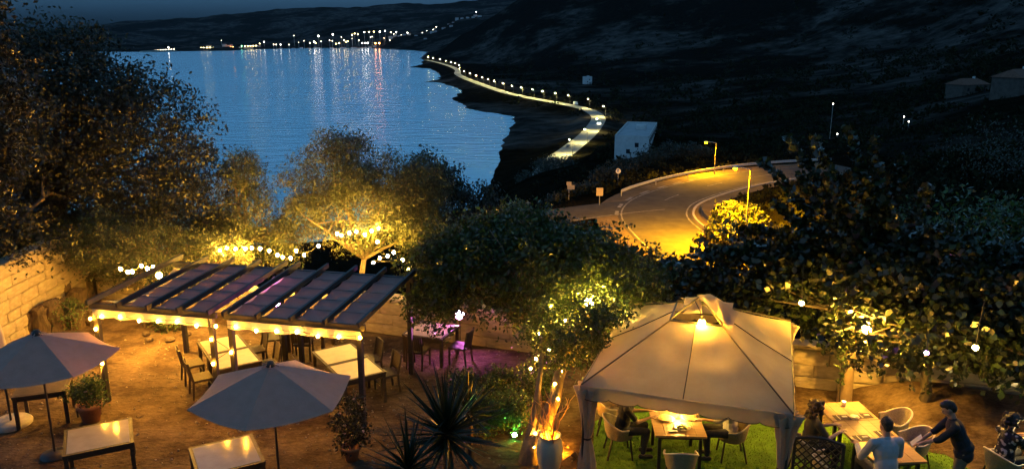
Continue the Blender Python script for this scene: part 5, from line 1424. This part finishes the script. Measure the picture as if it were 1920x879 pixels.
# ------------------------------------------------------------------ buildings of the valley
plaster = mat('white_plaster', (.38, .37, .36), .9, (.50, .49, .47), .6, .2, 4)
roofing = mat('flat_roof', (.24, .25, .26), .9, (.34, .35, .36), .5)
win_m = mat('dark_window', (.02, .022, .026), .15)
def slab_building(label, p, rz, w, d, h, storeys, nwin, group=None):
    t = thing('building', label, 'building', p, rz, group)
    MB().box((0, d / 2, h / 2 - 1), (w, d, h + 2)).build('wall', plaster, t)
    rf = MB().box((0, d / 2, h + .06), (w - .5, d - .5, .12)).build('roof', roofing, t)
    b = MB()
    for sx, sy, lx, ly in ((0, .15, w + .1, .3), (0, d - .15, w + .1, .3), (w / 2 - .1, d / 2, .3, d), (-w / 2 + .1, d / 2, .3, d)): b.box((sx, sy, h + .3), (lx, ly, .6))
    b.build('parapet', plaster, rf)
    MB().box((w * .1, d * .55, h + .8), (w * .3, d * .10, 1.6)).build('roof_hut', plaster, rf)
    for s_ in range(storeys):
        z_ = h * (s_ + .55) / storeys
        for k_ in range(nwin):
            y = d * (k_ + .5) / nwin; wo = MB().box((w / 2 + .01, y, z_), (.06, d / nwin * .6, h / storeys * .5)).build('window', win_m, t)
            MB().box((w / 2 + .06, y, z_ - h / storeys * .27), (.22, d / nwin * .66, .12)).build('sill', plaster, wo)
    for k_ in range(2): MB().box((w * (-.1 + .25 * k_), -.01, h * (.35 + .3 * k_)), (1.3, .06, 1.5)).build('window', win_m, t)
    return t
pb = at(1183, 305, -33.5); pe = at(1222, 240, -33.5); v = pe - pb
slab_building('long white flat-roofed building below the hairpin', (pb[0], pb[1], tz(pb[0], pb[1]) - .3), math.atan2(v[1], v[0]) - math.pi / 2, 11.5, 46, 7.4, 2, 8)
pb = atd(1103, 158, 1040); slab_building('tiny white hut alone on the dark hillside', (pb[0], pb[1], tz(pb[0], pb[1])), .2, 10, 9, 9, 1, 2)
tile_m = mat('roof_tile', (.10, .05, .035), .95, (.16, .08, .055), 1.2, .6, 6, spec=.1)
def house(label, px, py, D, w, d, h, rz=0.2):
    p = atd(px, py, D); z = tz(p[0], p[1]); t = thing('house', label, 'house', (p[0], p[1], z), rz, 'houses on the right hillside')
    MB().box((0, 0, h / 2 - 1), (w, d, h + 2)).build('wall', mat('house_wall', (.06, .048, .04), .95, (.10, .08, .065), .8, spec=.1), t)
    b = MB(); b.add([(-w / 2 - .5, -d / 2 - .5, h), (w / 2 + .5, -d / 2 - .5, h), (w / 2 + .5, d / 2 + .5, h), (-w / 2 - .5, d / 2 + .5, h), (-w / 2 + d * .3, 0, h + d * .28), (w / 2 - d * .3, 0, h + d * .28)], [(0, 1, 5, 4), (2, 3, 4, 5), (1, 2, 5), (3, 0, 4), (3, 2, 1, 0)]); rf = b.build('roof', tile_m, t)
    MB().box((w * .2, 0, h + d * .28), (.8, .8, 1.4)).build('chimney', plaster, rf)
    for k_ in range(3): MB().box((-w * .3 + k_ * w * .3, -d / 2 - .01, h * .55), (1.2, .06, 1.3)).build('window', win_m, t)
    return t
house('dim house with a tiled roof on the right hillside', 1812, 178, 400, 15, 9, 4.5, .35)
house('reddish house cut by the right frame edge on the hillside', 1905, 176, 300, 13, 9, 5.5, .5)
for i, (px, py) in enumerate(((1562, 195), (1582, 241), (1568, 272), (1695, 219), (1704, 228))):
    p = atd(px, py, 240); z = tz(p[0], p[1])
    t = thing('garden_light', f'tiny pale light on the dark slope above the mulberry, {["first","second","third","fourth","fifth"][i]} from the left', 'lamp', (p[0], p[1], z), 0, 'tiny lights on the dark slope')
    hh_ = max(1.2, p[2] - z); MB().tube([(0, 0, 0), (0, 0, hh_)], .06, 5).build('post', steel, t); MB().ball((0, 0, hh_), .16, 8, 5).build('globe', glow('slope_light', (1, .92, .75), 7), t, True)

# ------------------------------------------------------------------ the coast road: lamps and vehicles
lam = [(806, 113), (815, 115), (824, 118), (833, 121), (842, 124), (850, 127), (857, 131), (859, 137), (866, 144), (876, 149), (886, 153), (897, 157), (908, 161), (921, 165), (935, 170), (951, 175), (968, 179), (988, 183), (1012, 187), (1038, 191), (1066, 196), (1094, 203), (1130, 219), (1112, 247), (1092, 267), (1066, 289)]
left_ = offset_line(croad, -5.2); right_ = offset_line(croad, 5.2)
inner = right_ if right_[len(croad) // 2, 0] > left_[len(croad) // 2, 0] else left_
words_ = 'first second third fourth fifth sixth seventh eighth ninth tenth eleventh twelfth thirteenth fourteenth fifteenth sixteenth seventeenth eighteenth nineteenth twentieth twenty-first twenty-second twenty-third twenty-fourth twenty-fifth twenty-sixth'.split()
for i, (px, py) in enumerate(lam):
    p = at(px, py, ZC); k_ = int(np.argmin(((croad[:, :2] - p[:2]) ** 2).sum(1))); e_ = inner[k_]; c_ = croad[k_]
    aim = (c_[:2] - e_[:2]); aim = aim / np.linalg.norm(aim) * 1.6
    far = np.hypot(*e_[:2])
    street_lamp(f'greenish yellow street lamp on the coast road, {words_[i]} counting from the headland', (e_[0], e_[1], e_[2]), 7.5, (aim[0], aim[1]), 'coast_lamp%d' % i, (1.0, .84, .28), 4600 * (.3 / max(.3, far * .0006)) ** 2, max(.3, far * .0006), 40, group='street lamps along the coast road')
def vehicle(name, label, k_, o, body_m, L=4.3, W=1.8, H=1.45, flip=False, lights=False, van=False):
    q = offset_line(croad, o)[k_]; d = croad[min(k_ + 1, len(croad) - 1)] - croad[k_ - 1]; rz = math.atan2(d[1], d[0]) + (math.pi if flip else 0)
    t = thing(name, label, 'van' if van else 'car', (q[0], q[1], q[2] + .05), rz, 'vehicles on the coast road')
    pr = [(-L / 2, .35), (-L / 2, .85), (-L * .42, .95), (-L * .3, H), (L * .12, H), (L * .27, .95), (L * .48, .82), (L / 2, .6), (L / 2, .35)] if not van else [(-L / 2, .35), (-L / 2, H), (L * .28, H), (L * .4, 1.1), (L / 2, 1.0), (L / 2, .35)]
    n = len(pr); b = MB(); b.add([(x, s_ * W / 2 * (1 if z_ < 1.0 else .86), z_) for s_ in (-1, 1) for x, z_ in pr], [tuple(range(n)), tuple(range(2 * n - 1, n - 1, -1))] + [(i, i + n, (i + 1) % n + n, (i + 1) % n) for i in range(n)]); b.build('body', body_m, t)
    for sx in (-.3, .3):
        for sy in (-1, 1):
            b = MB(); b.m = Matrix.Translation((L * sx, sy * W * .46, .33)) @ Matrix.Rotation(math.pi / 2, 4, 'X'); b.lathe([(0, .1), (.33, .1), (.33, -.1), (0, -.1)], 12); b.build('wheel', dark_metal, t)
    b = MB(); b.box((L * .2, 0, 1.15), (.05, W * .8, .4), (0, -.6, 0)); b.build('windscreen', win_m, t)
    for sy in (-1, 1): MB().ball((L / 2, sy * W * .36, .68), .16, 8, 5).build('headlight', glow('headlight', (1, .9, .68), 160) if lights else steel, t)
    return t
ci = lambda px, py: int(np.argmin(((croad[:, :2] - at(px, py, ZC)[:2]) ** 2).sum(1)))
vehicle('car', 'car with its white headlights on at the bend of the coast road', ci(1117, 232), -1.8, mat('car_grey', (.12, .12, .13), .3, metal=.3), flip=False, lights=True)
vehicle('van', 'white van parked beside the coast road lamps', ci(1062, 197), -6.5 if inner is left_ else 6.5, mat('van_white', (.6, .6, .58), .4), L=6.0, W=2.1, H=2.5, van=True)
vehicle('car', 'small pale car farther back on the coast road', ci(950, 175), 1.8, mat('car_pale', (.4, .4, .38), .3), flip=True, lights=True)
vehicle('car', 'dark car at the near end of the coast road', ci(1075, 275), 1.8, mat('car_dark', (.05, .05, .06), .3))

# ------------------------------------------------------------------ the town across the bay
def lamp_mesh(r, m): return MB().ball((0, 0, 0), r, 8, 5).mesh('lamp', m, True)
T_W = lamp_mesh(2.6, glow('town_white', (1.0, .93, .78), 10)); T_Y = lamp_mesh(2.4, glow('town_yellow', (1.0, .72, .26), 9)); T_O = lamp_mesh(2.8, glow('town_orange', (1.0, .30, .05), 11)); T_G = lamp_mesh(2.2, glow('town_green', (.25, 1.0, .5), 9)); T_S = lamp_mesh(1.7, glow('town_small', (1.0, .82, .52), 7))
town_wall = mat('town_wall', (.25, .24, .23), .9, (.35, .34, .33), .02)
mast_me = MB().tube([(0, 0, -14), (0, 0, 0)], .5, 5).mesh('mast', steel)
box_me = MB().box((0, 0, 0), (1, 1, 1)).mesh('wall', town_wall)
rb = MB().add([(-.5, -.5, 0), (.5, -.5, 0), (.5, .5, 0), (-.5, .5, 0), (-.4, 0, .3), (.4, 0, .3)], [(0, 1, 5, 4), (2, 3, 4, 5), (1, 2, 5), (3, 0, 4)]).mesh('roof', tile_m)
WTR = []
def town_lamp(px, py, me, s=1.0, D=None, house_=True, why='in the town across the bay'):
    D = D or (4560 if py > 82 else 4760 + (82 - py) * 6)
    p = atd(px, py, D); z = tz(p[0], p[1])
    hgt = max(5.0, min(60, p[2] - z))
    t = thing('distant_lamp', 'distant town lamp shining across the bay', 'lamp', (p[0], p[1], p[2]), 0, 'lights of the town across the bay')
    link('lamp', me, t, scale=(s, s, s)); link('mast', mast_me, t, scale=(1, 1, hgt / 14))
    if house_ and random.random() < .6:
        h = thing('distant_house', 'dim distant house among the town lights across the bay', 'house', (p[0] + random.uniform(-20, 20), p[1] + 14, z), random.uniform(-.4, .4), 'houses of the town across the bay')
        w, d, hh_ = random.uniform(12, 24), random.uniform(10, 14), random.uniform(6, 12)
        link('wall', box_me, h, (0, 0, hh_ / 2 - 3), scale=(w, d, hh_ + 6)); link('roof', rb, h, (0, 0, hh_), scale=(w + 1, d + 1, d * .9))
for i in range(11): town_lamp(276 + i * 5, 95.2 - i * .25, T_S, .9, 4330, False)
town_lamp(316, 89.5, T_W, 1.0, 4340, False); town_lamp(258, 99, T_Y, .7, 4330, False)
for px in (377, 382, 388, 394, 400): town_lamp(px, 90, T_Y, .9)
for px in (421, 425, 429, 433, 437): town_lamp(px, 88.5, T_O if px > 424 else T_Y, .75)
for px in (453, 459, 465, 470, 475, 480): town_lamp(px, 87.0 - (px - 453) * .03, T_G if px < 458 else T_Y, .9)
for px, py, me, s in ((415, 76, T_S, .8), (495, 79, T_W, .8), (487, 82, T_Y, .9), (513, 84, T_S, 1), (518, 84, T_S, 1), (526, 84, T_W, .8), (542, 84, T_S, 1), (551, 67, T_S, 1), (597, 68, T_W, 1.5), (589, 79, T_W, 1.3), (581, 81, T_Y, 1), (592, 81, T_Y, 1), (624, 65, T_W, 1.4), (602, 78, T_S, 1), (618, 76, T_S, 1), (623, 77, T_S, 1),
                      (630, 82.5, T_Y, 1), (636, 81.5, T_Y, 1), (645, 76, T_Y, 1.1), (649, 79, T_Y, 1), (652, 78, T_Y, 1), (660, 66, T_Y, 1.1), (665, 63.5, T_Y, 1.1), (671, 65, T_Y, 1), (683, 61, T_W, 1.1), (692, 60.5, T_Y, 1.1), (701, 60, T_Y, 1.2), (712, 60, T_W, 1.3), (722, 58.5, T_W, 1.1), (733, 61, T_Y, 1), (743, 60.5, T_W, 1), (764, 62, T_W, 1), (738, 64, T_S, 1), (752, 66, T_S, 1), (731, 76, T_S, 1),
                      (679, 81.5, T_W, 1.2), (685, 81.2, T_W, 1.2), (690, 81, T_W, 1.2), (704, 81.5, T_O, 1.5), (711, 81.5, T_O, 1.6), (673, 76, T_S, 1), (695, 70, T_S, 1), (698, 69, T_S, .9),
                      (782, 77, T_Y, 1), (786, 77, T_Y, .9), (796, 85, T_W, 1.3), (806, 90.5, T_W, 1.2), (770, 86, T_W, .9), (776, 85, T_S, 1), (812, 74, T_S, 1), (821, 75, T_S, 1), (825, 69, T_W, 1), (830, 69, T_W, 1), (848, 75, T_W, .9), (828, 56, T_W, 1), (818, 51, T_S, 1.1), (812, 56, T_S, 1), (838, 55, T_S, 1), (845, 57, T_S, .9), (862, 42, T_W, 1), (863, 47, T_S, 1), (862, 54, T_S, 1), (862, 60, T_S, .9), (872, 50, T_S, 1), (878, 50, T_S, 1), (888, 42, T_W, .9), (891, 51, T_S, 1), (899, 46, T_S, 1), (893, 23, T_W, .8),
                      (800, 58, T_S, .8), (792, 62, T_S, .8), (805, 66, T_S, .8), (760, 72, T_S, .7), (745, 71, T_S, .7), (720, 72, T_S, .7), (660, 73, T_S, .7), (640, 70, T_S, .7), (560, 80, T_S, .7), (570, 77, T_S, .7)):
    town_lamp(px, py, me, s)
# breakwater under the row of lamps at left
pa_ = at(262, 98.5, SEA); pb_ = at(332, 96.3, SEA); b = MB(); d = pb_ - pa_; L = np.linalg.norm(d)
b.box((L / 2, 0, 1.5), (L, 14, 7), None, .9)
tag(b.build('breakwater', concrete, loc=pa_, rot=(0, 0, math.atan2(d[1], d[0]))), 'thin lamp-lit breakwater at the left end of the far shore', 'breakwater')
# ------------------------------------------------------------------ unseen house the view is taken from, added to block the sky behind
t = thing('unseen_house', 'unseen plastered house behind the viewer, added to block the sky glow', 'building', (0, -2.0, 0))
MB().box((0, -5, 6.5), (44, 10, 14)).build('wall', mat('unseen_house_plaster', (.22, .19, .15), .9, (.28, .24, .19), .8, .2, 5), t)
MB().box((0, -5, 13.62), (45, 11, .24)).build('roof', roofing, t)
for k_ in range(8):
    for z_ in (2.0, 6.0, 10.0):
        wo = MB().box((-17.5 + 5 * k_, .01, z_), (1.5, .08, 1.8)).build('window', win_m, t)
        MB().box((-17.5 + 5 * k_, .08, z_ - .98), (1.7, .26, .1)).build('sill', plaster, wo)

# ------------------------------------------------------------------ air
m = bpy.data.materials.new('haze_air'); m.use_nodes = True; n = m.node_tree.nodes; l = m.node_tree.links
n.remove(n['Principled BSDF']); pv = n.new('ShaderNodeVolumePrincipled'); pv.inputs['Color'].default_value = (.75, .85, 1.0, 1); pv.inputs['Density'].default_value = HAZE
l.new(pv.outputs[0], n['Material Output'].inputs['Volume'])
if HAZE > 0:
    b = MB(); b.box((0, 4400, 150), (21000, 10600, 440)); tag(b.build('haze', m), 'thin blue evening air', 'haze', kind='stuff')
